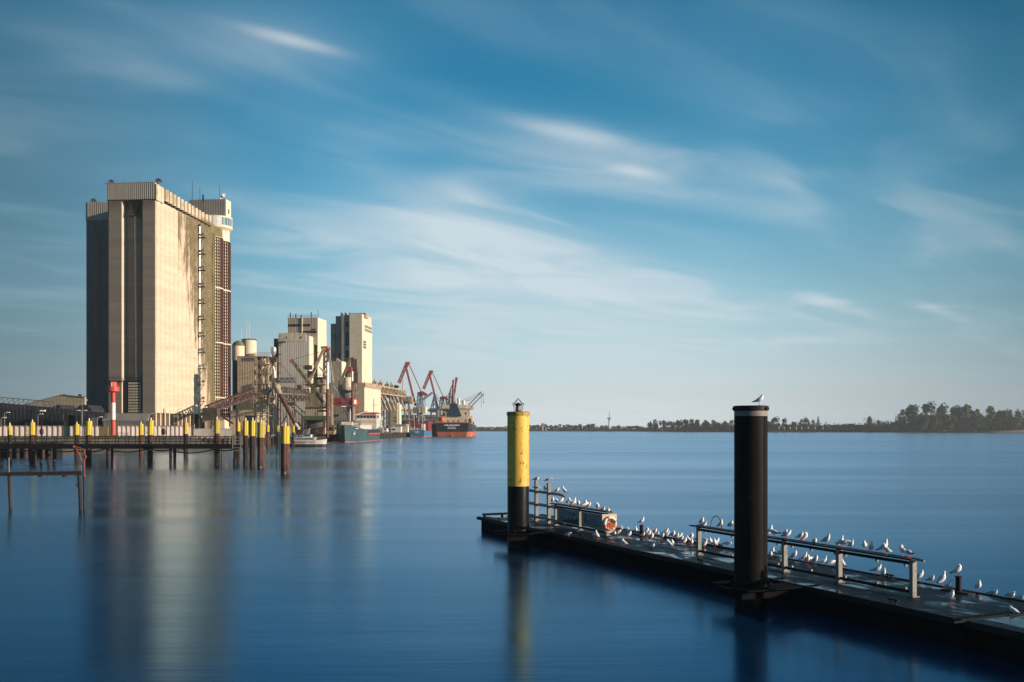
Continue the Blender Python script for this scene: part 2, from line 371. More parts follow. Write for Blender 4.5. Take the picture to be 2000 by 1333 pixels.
def mat_silo():
    m = bpy.data.materials.new('silo_concrete'); m.use_nodes = True; k = NT(m.node_tree)
    out = k.n('ShaderNodeOutputMaterial'); b = k.n('ShaderNodeBsdfPrincipled'); k.t.links.new(b.outputs[0], out.inputs[0])
    co = k.n('ShaderNodeTexCoord').outputs['Object']; x, y, z = k.sep(co)
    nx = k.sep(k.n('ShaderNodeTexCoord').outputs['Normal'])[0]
    side = k.ss(nx, .35, .6)                                   # sunlit tone painted in: river-facing walls coloured paler than the end wall
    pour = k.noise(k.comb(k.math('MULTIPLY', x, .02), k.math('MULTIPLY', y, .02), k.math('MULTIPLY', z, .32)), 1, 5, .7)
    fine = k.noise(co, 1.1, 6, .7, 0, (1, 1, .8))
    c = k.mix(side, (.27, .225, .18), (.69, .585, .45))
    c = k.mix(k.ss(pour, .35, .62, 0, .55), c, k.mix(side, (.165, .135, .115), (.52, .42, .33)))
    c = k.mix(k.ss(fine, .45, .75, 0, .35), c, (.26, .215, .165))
    # slip-form lines, uneven
    nb0 = k.noise(co, .25, 4, .6, 0, (1, 1, .5))
    ln = k.math('MULTIPLY', k.ss(k.math('SINE', k.math('MULTIPLY', z, 6.283/1.15)), .92, 1.0, 0, .45), k.ss(nb0, .38, .62))
    c = k.mix(k.math('MULTIPLY', ln, k.math('MULTIPLY_ADD', side, -.7, 1.0)), c, (.2, .17, .13))
    jt = k.math('ABSOLUTE', k.math('SUBTRACT', k.math('FRACT', k.math('DIVIDE', k.math('SUBTRACT', y, .06), 2.95)), .5))   # upright joints between cells: dirt, with shade painted in
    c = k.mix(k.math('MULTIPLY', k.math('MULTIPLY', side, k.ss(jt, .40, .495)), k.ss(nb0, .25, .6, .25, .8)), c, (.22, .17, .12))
    # lichen that grows down from the eaves, worst towards the back of the river side
    nb = k.noise(k.comb(k.math('MULTIPLY', x, .5), k.math('MULTIPLY', y, .42), k.math('MULTIPLY', z, .055)), 1, 7, .72, .3)
    nb2 = k.noise(co, 1.3, 6, .75, 0, (1.2, 1.2, .22))
    g = k.math('ADD', k.math('MULTIPLY', y, .0205), k.math('MULTIPLY', z, .0085))
    g = k.math('ADD', g, k.math('ADD', k.math('MULTIPLY', nb, .85), k.math('MULTIPLY', nb2, .35)))
    back = k.ss(y, 30.5, 31)
    mold = k.math('MULTIPLY', k.ss(g, 1.40, 1.54), k.math('MULTIPLY', side, k.ss(z, 70.2, 68.5)))
    mold = k.math('MAXIMUM', mold, k.math('MULTIPLY', back, k.ss(k.math('ADD', k.math('MULTIPLY', z, .012), k.math('MULTIPLY', nb2, .9)), .62, .85)))
    mold = k.math('MULTIPLY', mold, k.ss(z, 71.2, 69.0))
    c = k.mix(k.math('MULTIPLY', mold, k.ss(fine, .2, .6, .65, .98)), c, (.135, .108, .052))
    # darker streaks below the head house on the end wall
    top_dark = k.math('MULTIPLY', k.math('SUBTRACT', 1.0, side), k.ss(k.math('ADD', k.math('MULTIPLY', nb2, 9.0), k.math('MULTIPLY', z, 1.0)), 69, 75))
    c = k.mix(k.math('MULTIPLY', top_dark, .75), c, (.075, .06, .05))
    # mossy runs on the eaves caps
    cap = k.math('MULTIPLY', k.ss(z, 69.5, 70.5), k.math('MULTIPLY', side, k.ss(k.noise(co, .6, 5, .7, 0, (1, 1, .25)), .48, .62)))
    c = k.mix(k.math('MULTIPLY', cap, .7), c, (.27, .22, .12))
    k.put(b.inputs['Base Color'], c); b.inputs['Roughness'].default_value = .9
    bp = k.n('ShaderNodeBump'); bp.inputs['Distance'].default_value = 1; bp.inputs['Strength'].default_value = .5
    k.put(bp.inputs['Height'], k.math('MULTIPLY', fine, .12)); k.t.links.new(bp.outputs[0], b.inputs['Normal'])
    MATS['silo_concrete'] = m
mat_silo()

# ------------------------------------------------------------------ the setting: water and land
MB().add([(-4000, -60, 0), (4000, -60, 0), (4000, 2600, 0), (-4000, 2600, 0)], [(0, 1, 2, 3)]).build('water', 'water')
seta(bpy.data.objects['water'], kind='structure')
def bank(pts, top, inset, m, name, z0=-1.5):          # land with a sloping waterside; pts run along the shore, land lies to their left
    mb = MB(); n = len(pts)
    a = [(x, y, z0) for x, y in pts]; b = [(x+inset[0]*1., y+inset[1]*1., top) for x, y in pts]
    mb.add(a+b, [(i, i+1, n+i+1, n+i) for i in range(n-1)])
    return struct(mb, name, m)
def qx(Y):                                             # x of the quay face at depth Y
    return -104.6+.1005*Y if Y < 330 else (-71.4+.041*(Y-330) if Y < 620 else -59.5+.1*(Y-620))
shore = [(-1400, 160), (-86, 166), (-78, 167), (-79, 190), (-68, 221), (-64, 229), (-66, 239), (qx(246), 246)]
quay = [(qx(246), 246), (qx(735), 735)]
land = [(-1400, 175), (-95, 176), (-90, 196), (-79, 228), (-78, 238), (qx(246), 246), (qx(330), 330), (qx(620), 620), (qx(720), 720), (-75, 790), (-160, 1450), (-700, 1600), (-4000, 1700), (-4000, 175)]
g = MB().prism(land, -2, 2.8); struct(g, 'ground', 'land')
sl_ = MB(); n_ = 6
lo = [(-1400, 160), (-86, 166), (-78, 168), (-80, 190), (-68, 221), (-66, 236)]; hi = [(-1400, 176), (-95, 177), (-90, 197), (-89, 206), (-78, 229), (-77, 238.5)]
sl_.add([(x, y, -.6) for x, y in lo]+[(x, y, 2.815) for x, y in hi], [(i, i+1, n_+i+1, n_+i) for i in range(n_-1)])
struct(sl_, 'riverbank', 'riprap')
def grass():
    mb = MB(); r = random.Random(3)
    for i in range(2600):
        t = r.random(); x = -165+t*85; y = 205+(x+165)*.33+r.uniform(2, 26)
        if x > qx(max(y, 246))-2 or x > -80.5: continue
        hgt = r.uniform(.15, .5); a = r.uniform(0, 6.28)
        for q in range(3):
            dx, dy = .1*math.cos(a+q*2.1), .1*math.sin(a+q*2.1)
            mb.add([(x-dx, y-dy, 2.79), (x+dx, y+dy, 2.79), (x+dx*1.5, y+dy*4, 2.8+hgt)], [(0, 1, 2)])
    seta(mb.build('grass', 'grass'), kind='stuff')
grass()
# quay apron and its face of concrete, with a dark pile row below
mb = MB().prism([(qx(246)-.1, 246.2), (qx(330)-.1, 330), (qx(620)-.1, 620), (qx(720)-.1, 719.8), (qx(720)-30, 722), (qx(620)-30, 622), (qx(330)-24, 332), (qx(246)-24, 250)], 2.6, 2.83); struct(mb, 'quay_pavement', 'quay_concrete')

def far_land(name, pts, back, top, m, slope=10):
    mb = MB(); n = len(pts)
    a = [(x, y, -.5) for x, y in pts]; b = [(x, y+slope, top) for x, y in pts]; c = [(x*1.0, back, top) for x, y in pts]
    mb.add(a+b+c, [(j*n+i, j*n+i+1, (j+1)*n+i+1, (j+1)*n+i) for j in (0, 1) for i in range(n-1)])
    return struct(mb, name, m)
def sx(px, Y): return ((px-1000)/F*Y, Y)
far_land('far_shore', [(-900, 1640), sx(900, 1640), sx(1100, 1620), sx(1255, 1560), sx(1330, 1420), sx(1450, 1340), sx(1700, 1290), sx(1800, 1240), sx(1850, 1200), sx(1990, 1165), sx(2300, 1150), (3500, 1150)], 2600, 1.4, 'land')
mb = MB()
bp_ = [(1822, 1232, .3), (1850, 1206, .9), (1890, 1190, 2.0), (1935, 1176, 3.0), (2010, 1166, 4.4), (2120, 1158, 5.0), (2300, 1152, 5.2)]
n_ = len(bp_)
mb.add([(*sx(p, Y-4), -.3) for p, Y, z in bp_]+[(*sx(p, Y+10), z*.45+.5) for p, Y, z in bp_]+[(*sx(p, Y+26), z+1.2) for p, Y, z in bp_]+[(*sx(p, Y+80), 1.3) for p, Y, z in bp_],
       [(j*n_+i, j*n_+i+1, (j+1)*n_+i+1, (j+1)*n_+i) for j in range(3) for i in range(n_-1)])
struct(mb, 'beach', 'sand', True)

# ------------------------------------------------------------------ pontoon in front, with its piles
PO = V((-1.72, 49.1, 0)); PA = math.atan2(-.912, .4105); DK = .63
pe, pn = V((.4105, -.912, 0)), V((.912, .4105, 0))
def PP(s, t, z=0): return PO+pe*s+pn*t+V((0, 0, z))
def on_deck(px, py):
    Y = (H-DK)*F/(py-HY); return V(((px-1000)/F*Y, Y, DK))
def pontoon(s0, s1, label, first):
    t = Th('pontoon', PP(s0, 0, 0), label, 'pontoon', 'floating pontoons', PA); L = s1-s0; Wd = 3.55
    MB().bx(.25 if first else .0, L+(.2 if first else 0), .12, Wd-.12, -.5, .50).build('hull', 'hull_black', t)
    MB().bx(0, L, 0, Wd, .50, DK).build('deck', 'deck', t)
    k = MB()
    for y in (.0, Wd): k.bar((0, y, DK-.06), (L, y, DK-.06), .07, .10)
    for y in (.05, Wd-.05): k.bar((.04, y, DK+.012), (L-.04, y, DK+.012), .09, .03)
    k.build('rubbing_strip', 'dark_steel', t)
    for i in range(int(L/4)):
        for y in (.22, Wd-.25):
            if (i+int(y)) % 2: continue
            c = MB(); x = 2.2+i*4.1+(.9 if y > 1 else 0)
            for q in (-.07, .07): c.tube((x+q, y, DK), (x+q, y, DK+.1), .022)
            c.bar((x-.17, y, DK+.11), (x+.17, y, DK+.11), .045); c.bx(x-.13, x+.13, y-.05, y+.05, DK, DK+.015)
            c.build('mooring_cleat', 'dark_steel', t)
    if first:
        e = MB(); e.bar((.1, .25, DK+.12), (.1, 2.4, DK+.12), .1, .1)
        for y in (.35, 1.3, 2.3): e.bx(.05, .15, y-.05, y+.05, DK, DK+.09)
        e.build('end_kerb', 'hull_black', t)
        j = MB(); j.bx(L-.14, L+.12, .05, Wd-.05, DK+.004, DK+.012)
        for i in range(32): j.bx(L-.14, L+.12, .06+i*.11, .11+i*.11, DK+.012, DK+.024)
        j.build('joint_plate', 'dark_steel', t)
    return t
pt = pontoon(0, 28.9, 'long black floating pontoon crowded with gulls, carrying both railings', True)
pontoon(29.15, 47, 'dark end of a second pontoon beyond the ribbed joint plate', False)
# pile guides belong to the pontoon: a steel collar box round each pile
def guide(s, tt):
    g = MB(); r = .62; y1 = tt-r-.12
    for x in (s-r, s+r): g.bar((x, .1, DK-.14), (x, y1, DK-.14), .16, .22)
    g.bar((s-r-.08, y1, DK-.14), (s+r+.08, y1, DK-.14), .16, .22)
    g.bx(s+.12, s+r+.3, y1-.02, -.02, DK-.02, DK+.01); g.bx(s-r-.25, s-r+.12, y1-.02, -.02, DK-.02, DK+.01)
    for a in range(4): g.tube((s+.5*math.cos(.78+a*1.57), tt+.5*math.sin(.78+a*1.57), DK-.1), (s+.5*math.cos(.78+a*1.57), tt+.5*math.sin(.78+a*1.57), DK+.12), .07)
    for x in (s-r-.1, s+r+.1): g.extr([(x, .0, DK), (x, -.75, DK-.02), (x, 0.6, DK+.015)], (.2, 0, 0))
    g.build('pile_guide', 'hull_black', pt)
SP1 = (7.45, -1.18); SP2 = (22.9, -1.12)
guide(*SP1); guide(*SP2)
YP = Th('mooring_pile', PP(*SP1, 0), 'thick yellow and black steel pile with a caged lantern on its cap', 'pile')
MB().lathe([(.455, -1), (.455, 2.58)], n=40).build('lower_tube', 'black_paint', YP, True)
MB().lathe([(.458, 2.58), (.458, 5.55), (.0, 5.56)], n=40).build('painted_tube', 'pile_yellow', YP, True)
MB().lathe([(.46, 5.54), (.485, 5.54), (.485, 5.68), (.40, 5.70), (.0, 5.70)], n=40).build('cap', mat('cap_yellow', (.42, .28, .05), (.09, .065, .03), rough=.6, sc=9, lo=.5, hi=.6), YP, True)
ln = MB().lathe([(.10, 5.70), (.10, 5.96), (.13, 5.97), (.13, 6.02), (.02, 6.08)], n=12).build('lantern', 'dark_steel', YP, True)
MB().lathe([(.103, 5.75), (.103, 5.93)], n=12, a0=-100, a1=60).build('lens', 'galvanised', ln, True)
cg = MB()
for a in range(4):
    x, y = math.cos(.6+a*1.5708), math.sin(.6+a*1.5708)
    cg.tube((x*.19, y*.19, 5.70), (x*.27, y*.27, 6.08), .012, n=5); cg.tube((x*.30, y*.30, 5.98), (0, 0, 6.26), .012, n=5)
cg.build('cage', 'rust', YP)
DP = Th('mooring_pile', PP(*SP2, 0), 'thick black steel pile with a gull on its cap', 'pile')
MB().lathe([(.455, -1), (.455, 5.36)], n=48).build('tube', 'pile_dark', DP, True)
MB().lathe([(.457, 5.34), (.457, 5.50)], n=48).build('white_band', 'pile_white', DP, True)
MB().lathe([(.45, 5.48), (.49, 5.50), (.49, 5.61), (.44, 5.63), (0, 5.64)], n=48).build('cap', 'dark_steel', DP, True)
for a in range(6): MB().tube((.48*math.cos(a*1.047+.2), .48*math.sin(a*1.047+.2), 5.545), (.545*math.cos(a*1.047+.2), .545*math.sin(a*1.047+.2), 5.545), .028).build('cap_bolt', 'dark_steel', DP)
mb = MB(); mb.bar((.455*math.cos(-.9), .455*math.sin(-.9), -.4), (.455*math.cos(-.9), .455*math.sin(-.9), 5.34), .02); mb.build('weld_seam', 'pile_dark', DP)
for z_ in (1.5, 3.45): MB().lathe([(.455, z_), (.459, z_+.008), (.459, z_+.02), (.455, z_+.028)], n=48).build('weld_ring', 'pile_dark', DP, True)

# ladder frame behind the yellow pile
lf = Th('ladder_frame', PP(3.85, 1.72, DK), 'open galvanised frame of two posts and paired rails behind the yellow pile', 'frame', None, PA)
for s_, h_ in ((-.68, 1.92), (.64, 1.86)): MB().bx(s_-.075, s_+.075, -.075, .075, 0, h_).build('post', 'galvanised', lf)
for h_ in (.22, .80, 1.40):
    for y_, a_, b_ in ((-.13, -1.45, 2.3), (.13, -1.9, 1.55)):
        m = MB().bar((a_, y_, h_), (b_, y_, h_), .05, .09); m.bar((b_, y_, h_), (b_+.22, y_, h_-.09), .05, .09); m.build('rail', 'galvanised', lf)

# railing that carries two notice boards and the lifebuoy
def handrail(name, s0, posts, L, ext, label, plank, tt):
    t = Th(name, PP(s0, tt, DK), label, 'railing', None, PA)
    for x in posts:
        MB().bx(x-.06, x+.06, -.07, .07, .0, .93).bx(x-.12, x+.12, -.12, .12, 0, .02).build('post', 'galvanised', t)
    MB().bx(-ext, L+ext*.3, -.17, -.02, .955, .995).bx(-ext*.6, L+ext*.2, .03, .17, .955, .995).build('top_board', 'dark_steel', t)
    MB().bar((-ext*.3, 0, .86), (L+.05, 0, .86), .05, .08).build('upper_beam', 'dark_steel', t)
    MB().bar((0, 0, .12), (L, 0, .12), .05, .08).build('bottom_beam', 'dark_steel', t)
    MB().tube((L-.02, .1, .97), (L+ext-.06, .1, .95), .03).build('end_tube', 'galvanised', t)
    return t
ir = handrail('notice_railing', 5.45, (0, 2.30, 4.65), 4.65, .32, 'short steel railing with two notice boards hung in it', True, 1.6)
hr = handrail('railing', 16.65, (0, 2.25, 4.5, 6.85, 9.55), 9.55, .34, 'long steel railing lined with gulls behind the black pile', True, 1.5)
for z_ in (.79, .19):
    for x in (.35, 1.9, 2.7, 4.2, 4.85, 5.7, 6.7, 7.1, 8.3, 9.3): MB().bx(x-.03, x+.03, -.03, .03, z_-.03, z_+.03).build('hook', 'galvanised', hr)
hp = MB(); pr = [(1.0+.32*math.cos(a*math.pi/10)*-1, .0, .99+.42*math.sin(a*math.pi/10)) for a in range(11)]; hp.path(pr, .014, 5); hp.build('hoop', 'rust', hr)
def lettering(txt, parent, loc, size, m, rot=(90, 0, 0), name='lettering'):
    cu = bpy.data.curves.new(name, 'FONT'); cu.body = txt; cu.size = size; cu.extrude = .003; cu.align_x = 'CENTER'; cu.align_y = 'CENTER'
    cu.materials.append(MATS[m]); o = bpy.data.objects.new(name, cu); col.objects.link(o); o.parent = parent.ob if isinstance(parent, Th) else parent
    me = bpy.data.meshes.new_from_object(o.evaluated_get(bpy.context.evaluated_depsgraph_get())); p_ = o.parent; bpy.data.objects.remove(o)
    o = bpy.data.objects.new(name, me); col.objects.link(o); o.parent = p_
    o.location = loc; o.rotation_euler = [rad(a) for a in rot]; return o
def notice(x0, x1, label):
    b = Th('notice_board', PP(5.45, 1.6, DK), label, 'notice board', None, PA)
    MB().bx(x0, x1, -.015, .015, .22, .80).build('panel', 'board_blue', b)
    f = MB()
    for z in (.80, .215): f.bar((x0, 0, z), (x1, 0, z), .04, .015)
    for x in (x0, x1): f.bar((x, 0, .21), (x, 0, .81), .015, .04)
    for x in (x0+.05, (x0+x1)/2, x1-.05): f.bar((x, 0, .80), (x, 0, .83), .02, .02)
    f.build('edge_strip', 'galvanised', b)
    return b
nb = notice(.16, 2.16, 'pale blue notice board with a red sail emblem and a dark skyline')
g = MB()                                              # emblem: a red sail over two blue waves
g.extr([(.50, -.017, .72), (.53, -.017, .52), (.44, -.017, .50)], (0, -.003, 0)); g.extr([(.52, -.017, .50), (.66, -.017, .45), (.55, -.017, .53)], (0, -.003, 0)); g.build('sail_emblem', 'red_paint', nb)
g = MB()
for i in range(8):
    x = .30+i*.06
    for z in (.445, .40): g.bar((x, -.018, z+.02*math.sin(i*1.1)), (x+.06, -.018, z+.02*math.sin(i*1.1+1.1)), .004, .022)
for i in range(5): g.bar((.34+i*.09, -.018, .335), (.39+i*.09, -.018, .335), .004, .05)
g.build('wave_emblem', 'text_dark', nb)
lettering('www.brake.de', nb, (1.62, -.017, .64), .135, 'text_dark')
r = random.Random(5); sky_ = [(.17, .225)]; x = .17
while x < 2.10:
    d_ = r.uniform(.03, .10); h_ = .27+.20*min(1, max(0, (x-.5)/1.0))*r.uniform(.6, 1.15)
    if r.random() < .15: h_ += .10; d_ = .025
    sky_ += [(x, h_), (min(x+d_, 2.15), h_)]; x += d_
sky_ += [(2.15, .3), (2.15, .225)]
MB().extr([(a, -.016, z) for a, z in sky_], (0, -.003, 0)).build('skyline_print', 'board_dark', nb)
nb2 = notice(2.46, 4.50, 'pale blue notice board with a town crest and lines of small print')
g = MB().extr([(2.70, -.017, .74), (2.90, -.017, .74), (2.90, -.017, .42), (2.80, -.017, .28), (2.70, -.017, .42)], (0, -.003, 0)); g.build('crest_shield', 'text_dark', nb2)
MB().bx(2.715, 2.795, -.024, -.0205, .58, .725).extr([(2.76, -.021, .40), (2.84, -.021, .40), (2.80, -.021, .32)], (0, -.003, 0)).build('crest_charge', 'red_paint', nb2)
g = MB()
for z, x1 in ((.70, 4.0), (.66, 3.3), (.58, 3.6), (.50, 4.15), (.45, 3.7), (.37, 4.2), (.31, 3.9)):
    x = 3.02
    while x < x1: d_ = r.uniform(.06, .2); g.bx(x, min(x+d_, x1), -.02, -.016, z-.012, z+.012); x += d_+.03
g.build('print_lines', 'text_dark', nb2)
# lifebuoy on its shield, facing along the pontoon
lb = Th('lifebuoy', PP(5.45+4.80, 1.6, DK+.13), 'white and orange lifebuoy with orange rope on a beige shield', 'lifebuoy', None, PA)
sh = [(0, -.34, .76), (0, .34, .76), (0, .34, .36)]+[(0, .34*math.cos(a*math.pi/10), .36-.36*math.sin(a*math.pi/10)) for a in range(1, 10)]+[(0, -.34, .36)]
MB().extr(sh, (.03, 0, 0)).build('backing_shield', 'board_beige', lb)
def torus(c, Rr, rr, a0, a1, n=18, m=10):
    rings = [[(c[0]+rr*math.sin(6.2832*j/m), c[1]+(Rr+rr*math.cos(6.2832*j/m))*math.cos(a), c[2]+(Rr+rr*math.cos(6.2832*j/m))*math.sin(a)) for j in range(m)]
             for a in [rad(a0+(a1-a0)*i/n) for i in range(n+1)]]
    return rings
MB().loft(torus((.075, 0, .38), .245, .058, 0, 360, 36), cap=False).build('ring', 'white_paint', lb, True)
g = MB()
for a in (20, 115, 200, 290): g.loft(torus((.076, 0, .38), .245, .062, a-9, a+9, 4))
g.build('band', 'red_paint', lb, True)
g = MB(); r = random.Random(9)
for i in range(30):
    a = r.uniform(3.4, 5.9); q = r.uniform(.05, .27); y0, z0 = q*math.cos(a), .38+q*math.sin(a)
    g.path([(.09+r.uniform(0, .06), y0+.09*math.cos(b+i), z0+.07*math.sin(b+i)) for b in (0, 1.3, 2.6, 3.9, 5.2)], .013, 5)
g.build('rope', 'orange_rope', lb)
g = MB()
for i in range(9):
    a = rad(148-i*14.5); y0, z0 = .155*math.cos(a)*1.1, .38+.155*math.sin(a)
    g.bx(.10, .11, y0-.014, y0+.014, z0-.03, z0+.03)
g.build('dark_lettering', 'board_dark', lb)
for px, py, lab in ((1253, 1046, 'low black bollard on the pontoon edge between lifebuoy and long railing'), (1872, 1157, 'low black bollard on the pontoon edge right of the long railing')):
    p = on_deck(px, py); b = Th('bollard', p, lab, 'bollard', 'bollards on the pontoon', PA)
    MB().lathe([(.075, 0), (.075, .40)], n=14).build('stem', 'dark_steel', b, True)
    MB().lathe([(.10, .40), (.10, .425), (0, .43)], n=14).build('cap', 'dark_steel', b, True)
    MB().bx(-.45, .45, -.16, .16, .0, .03).build('base_plate', 'dark_steel', b)
# mooring rope lying along the far edge
def rope(pts, r, label, name, m, cat):
    o = MB().path(pts, r, 6).build(name, m); seta(o, label, cat); return o
rope([PP(10.6+i*.55, 3.35+.05*math.sin(i*2.1), DK+.03) for i in range(14)], .03, 'dark mooring rope lying along the far pontoon edge', 'mooring_rope', 'weed', 'rope')

# ------------------------------------------------------------------ gulls
def gull_mesh(pose):
    mb = MB(); W_, G_, K_, R_ = 0, 1, 2, 3
    body = [(-.215, .110, .010, .005), (-.16, .122, .032, .013), (-.10, .138, .052, .040), (-.03, .155, .068, .064), (.04, .172, .069, .070)]
    sit = pose == 4; pose = 1 if sit else pose
    if pose == 0: body += [(.085, .205, .054, .056), (.105, .243, .036, .040), (.115, .275, .033, .034), (.132, .298, .032, .030), (.155, .300, .022, .020), (.170, .297, .010, .009)]; bk = (.205, .288)
    if pose == 1: body += [(.080, .195, .058, .060), (.100, .225, .044, .048), (.113, .245, .038, .038), (.135, .254, .030, .028), (.155, .250, .012, .012)]; bk = (.19, .238)
    if pose == 2: body += [(.085, .185, .056, .056), (.125, .195, .040, .040), (.160, .190, .034, .032), (.185, .172, .030, .027), (.20, .152, .012, .012)]; bk = (.215, .118)
    if pose == 3: body += [(.075, .205, .056, .056), (.085, .245, .040, .042), (.075, .270, .034, .036), (.045, .280, .032, .028), (.020, .268, .018, .018)]; bk = (-.015, .245)
    tl = .12 if sit else {0: .55, 1: .50, 2: .0, 3: .45}[pose]; cT, sT = math.cos(tl), math.sin(tl)
    def up(x, z): return (x*cT-(z-.17)*sT*.35, .185+x*sT*(.9 if x > 0 else .42)+(z-.17)*(.9 if tl else 1))
    body = [(*up(x, z), rx, rz) for x, z, rx, rz in body]; bk = up(*bk)
    rings = []
    for i, (x, z, rx, rz) in enumerate(body):
        a, b = body[max(i-1, 0)], body[min(i+1, len(body)-1)]; t = V((b[0]-a[0], 0, b[1]-a[1])).normalized(); nn = V((-t.z, 0, t.x))
        rings.append([V((x, 0, z))+V((0, 1, 0))*rx*math.cos(6.2832*j/10)+nn*rz*math.sin(6.2832*j/10) for j in range(10)])
    mb.loft(rings, W_)
    mb.tube(V((body[-1][0], 0, body[-1][1])), V((bk[0], 0, bk[1])), .008, .003, 5, R_)
    for s in (-1, 1):
        wg = [(.065, .050, .185, .012, .030), (.02, .068, .180, .014, .052), (-.06, .064, .158, .013, .050), (-.13, .046, .142, .010, .034), (-.19, .026, .134, .008, .020), (-.255, .012, .136, .004, .008)]
        wg = [(up(x, z)[0], y, up(x, z)[1], ty, tz) for x, y, z, ty, tz in wg]
        rr = [[(x, s*(y+ty*math.cos(6.2832*j/8)), z+tz*math.sin(6.2832*j/8)) for j in range(8)] for x, y, z, ty, tz in wg]
        mb.loft(rr, mis=lambda j, i: K_ if j >= 4 else G_)
        if not sit: mb.tube((.005, s*.026, .14), (.0, s*.026, .005), .006, .005, 5, R_); mb.bx(-.005, .04, s*.026-.014, s*.026+.014, 0, .006, R_)
        e = body[-3]; mb.ell((e[0]+.008, s*(e[2]-.002), e[1]+.006), (.005, .004, .005), 6, 4, K_)
    if sit: mb.v = [(a, b, c-.105) for a, b, c in mb.v]
    return mb
GP = [gull_mesh(i) for i in range(5)]
gm = []
for i in range(5):
    o = GP[i].build('seagull', ['gull_white', 'gull_grey', 'gull_black', 'gull_red'], None, True); gm.append(o.data); bpy.data.objects.remove(o)
PW = ['upright gull', 'hunched gull', 'bowing gull', 'preening gull', 'sitting gull']
gr = random.Random(21)
def gull(p, label, face=None, pose=None, sc=.9):
    pose = gr.choices([0, 1, 2, 3, 4], [.28, .36, .10, .13, .13])[0] if pose is None else pose
    o = bpy.data.objects.new('seagull', gm[pose]); col.objects.link(o)
    k = sc*gr.uniform(.86, 1.12); o.location = p; o.scale = (k, k, k)
    a = gr.gauss(-50, 45) if face is None else face
    if gr.random() < .12 and face is None: a += 180
    o.rotation_euler = (gr.gauss(0, .04), gr.gauss(0, .08), rad(a))
    seta(o, PW[pose]+' '+label, 'gull', 'gulls resting on the pontoon'); return o
# rail gulls: the photo column fixes where along the rail each one stands
def rail_s(px, tt, s0):                 # s on the line t = tt whose image column is px
    u = (px-1000)/F; a = PO+pn*tt
    return (a.x-u*a.y)/(u*pe.y-pe.x)
xs = [1084, 1092, 1098, 1105.5, 1112.5, 1118.5, 1125, 1133, 1140, 1147, 1154, 1163, 1170.5, 1181, 1192]
for i, px in enumerate(xs):
    s = rail_s(px, 1.6, 0); gull(PP(s, 1.6+gr.choice((-.09, .09)), DK+.995), 'on the notice board railing, %s from its left end' % ordn(i))
xs = [1366, 1377, 1404, 1422, 1436, 1500, 1517, 1529, 1541, 1558, 1570, 1586, 1618, 1638, 1653, 1667, 1684, 1708, 1722, 1737.5, 1758.6, 1781.6]
for i, px in enumerate(xs):
    s = rail_s(px, 1.5, 0); gull(PP(s, 1.5+gr.choice((-.09, .09)), DK+.995), 'on top of the long railing, %s from its left end' % ordn(i), sc=.93)
gull(PP(3.17, 1.72, DK+1.92), 'on the left post of the ladder frame'); gull(PP(4.49, 1.72, DK+1.86), 'on the right post of the ladder frame')
for px, w in ((1047.5, 'beside the left post'), (1064, 'between its posts'), (1088, 'right of the posts'), (1103, 'at the right tip')):
    gull(PP(rail_s(px, 1.59, 0), 1.59, DK+1.445), 'on the top rail of the ladder frame, '+w)
gull(V(DP.o)+V((.18, -.2, 5.635)), 'on the cap of the black pile', -20, 1, .82)
gull(on_deck(1253, 1046)+V((0, 0, .43)), 'on the bollard between lifebuoy and long railing', -20, 0, .92)
gull(on_deck(1872, 1157)+V((0, 0, .43)), 'on the bollard right of the long railing', -10, 3, .9)
d1 = [(1111, 1050), (1130, 1045), (1161, 1052), (1167, 1055), (1200, 1050), (1205, 1052), (1228, 1053), (1219, 1068), (1207, 1041.5), (1214, 1038.5), (1226, 1041), (1243, 1042), (1255, 1052)]
d2 = [(1263, 1047), (1268, 1050), (1278, 1046), (1284, 1051), (1272, 1058), (1274, 1070), (1293, 1055), (1298, 1048), (1303, 1052), (1306, 1059), (1314, 1052), (1307, 1071), (1313, 1068), (1321, 1055), (1328, 1054), (1330, 1060), (1337, 1066), (1345, 1062), (1351, 1058), (1350, 1068), (1361, 1060.5)]
d3 = [(1372, 1064), (1378, 1062.5), (1375, 1072), (1388, 1065), (1399, 1067), (1396, 1071), (1420, 1070.5)]
d4 = [(1505, 1093), (1508, 1088.5), (1517, 1089), (1524, 1090), (1529, 1090.5), (1530, 1098), (1522, 1104), (1552, 1095), (1570.6, 1098), (1577, 1102.6), (1584, 1100.5), (1592, 1104.6), (1608, 1104.8), (1624, 1107.6), (1637.4, 1110), (1647, 1111.5), (1711.7, 1122.5), (1726.5, 1129.6)]
d5 = [(1797, 1137.5), (1818, 1141), (1840, 1144.5), (1851, 1156), (1911, 1157), (1940.6, 1162), (1973.5, 1167.5), (1856, 1177), (1980.5, 1198.5), (1997, 1172)]
for lst, w in ((d1, 'on the deck left of the left bollard'), (d2, 'in the deck flock between bollard and railing'), (d3, 'on the deck just left of the black pile'),
               (d4, 'on the deck behind the long railing'), (d5, 'on the deck right of the railing')):
    for i, (px, py) in enumerate(sorted(lst)):
        gull(on_deck(px, py), '%s, %s from the left' % (w, ordn(i)), sc=.92 if px < 1450 else .93)
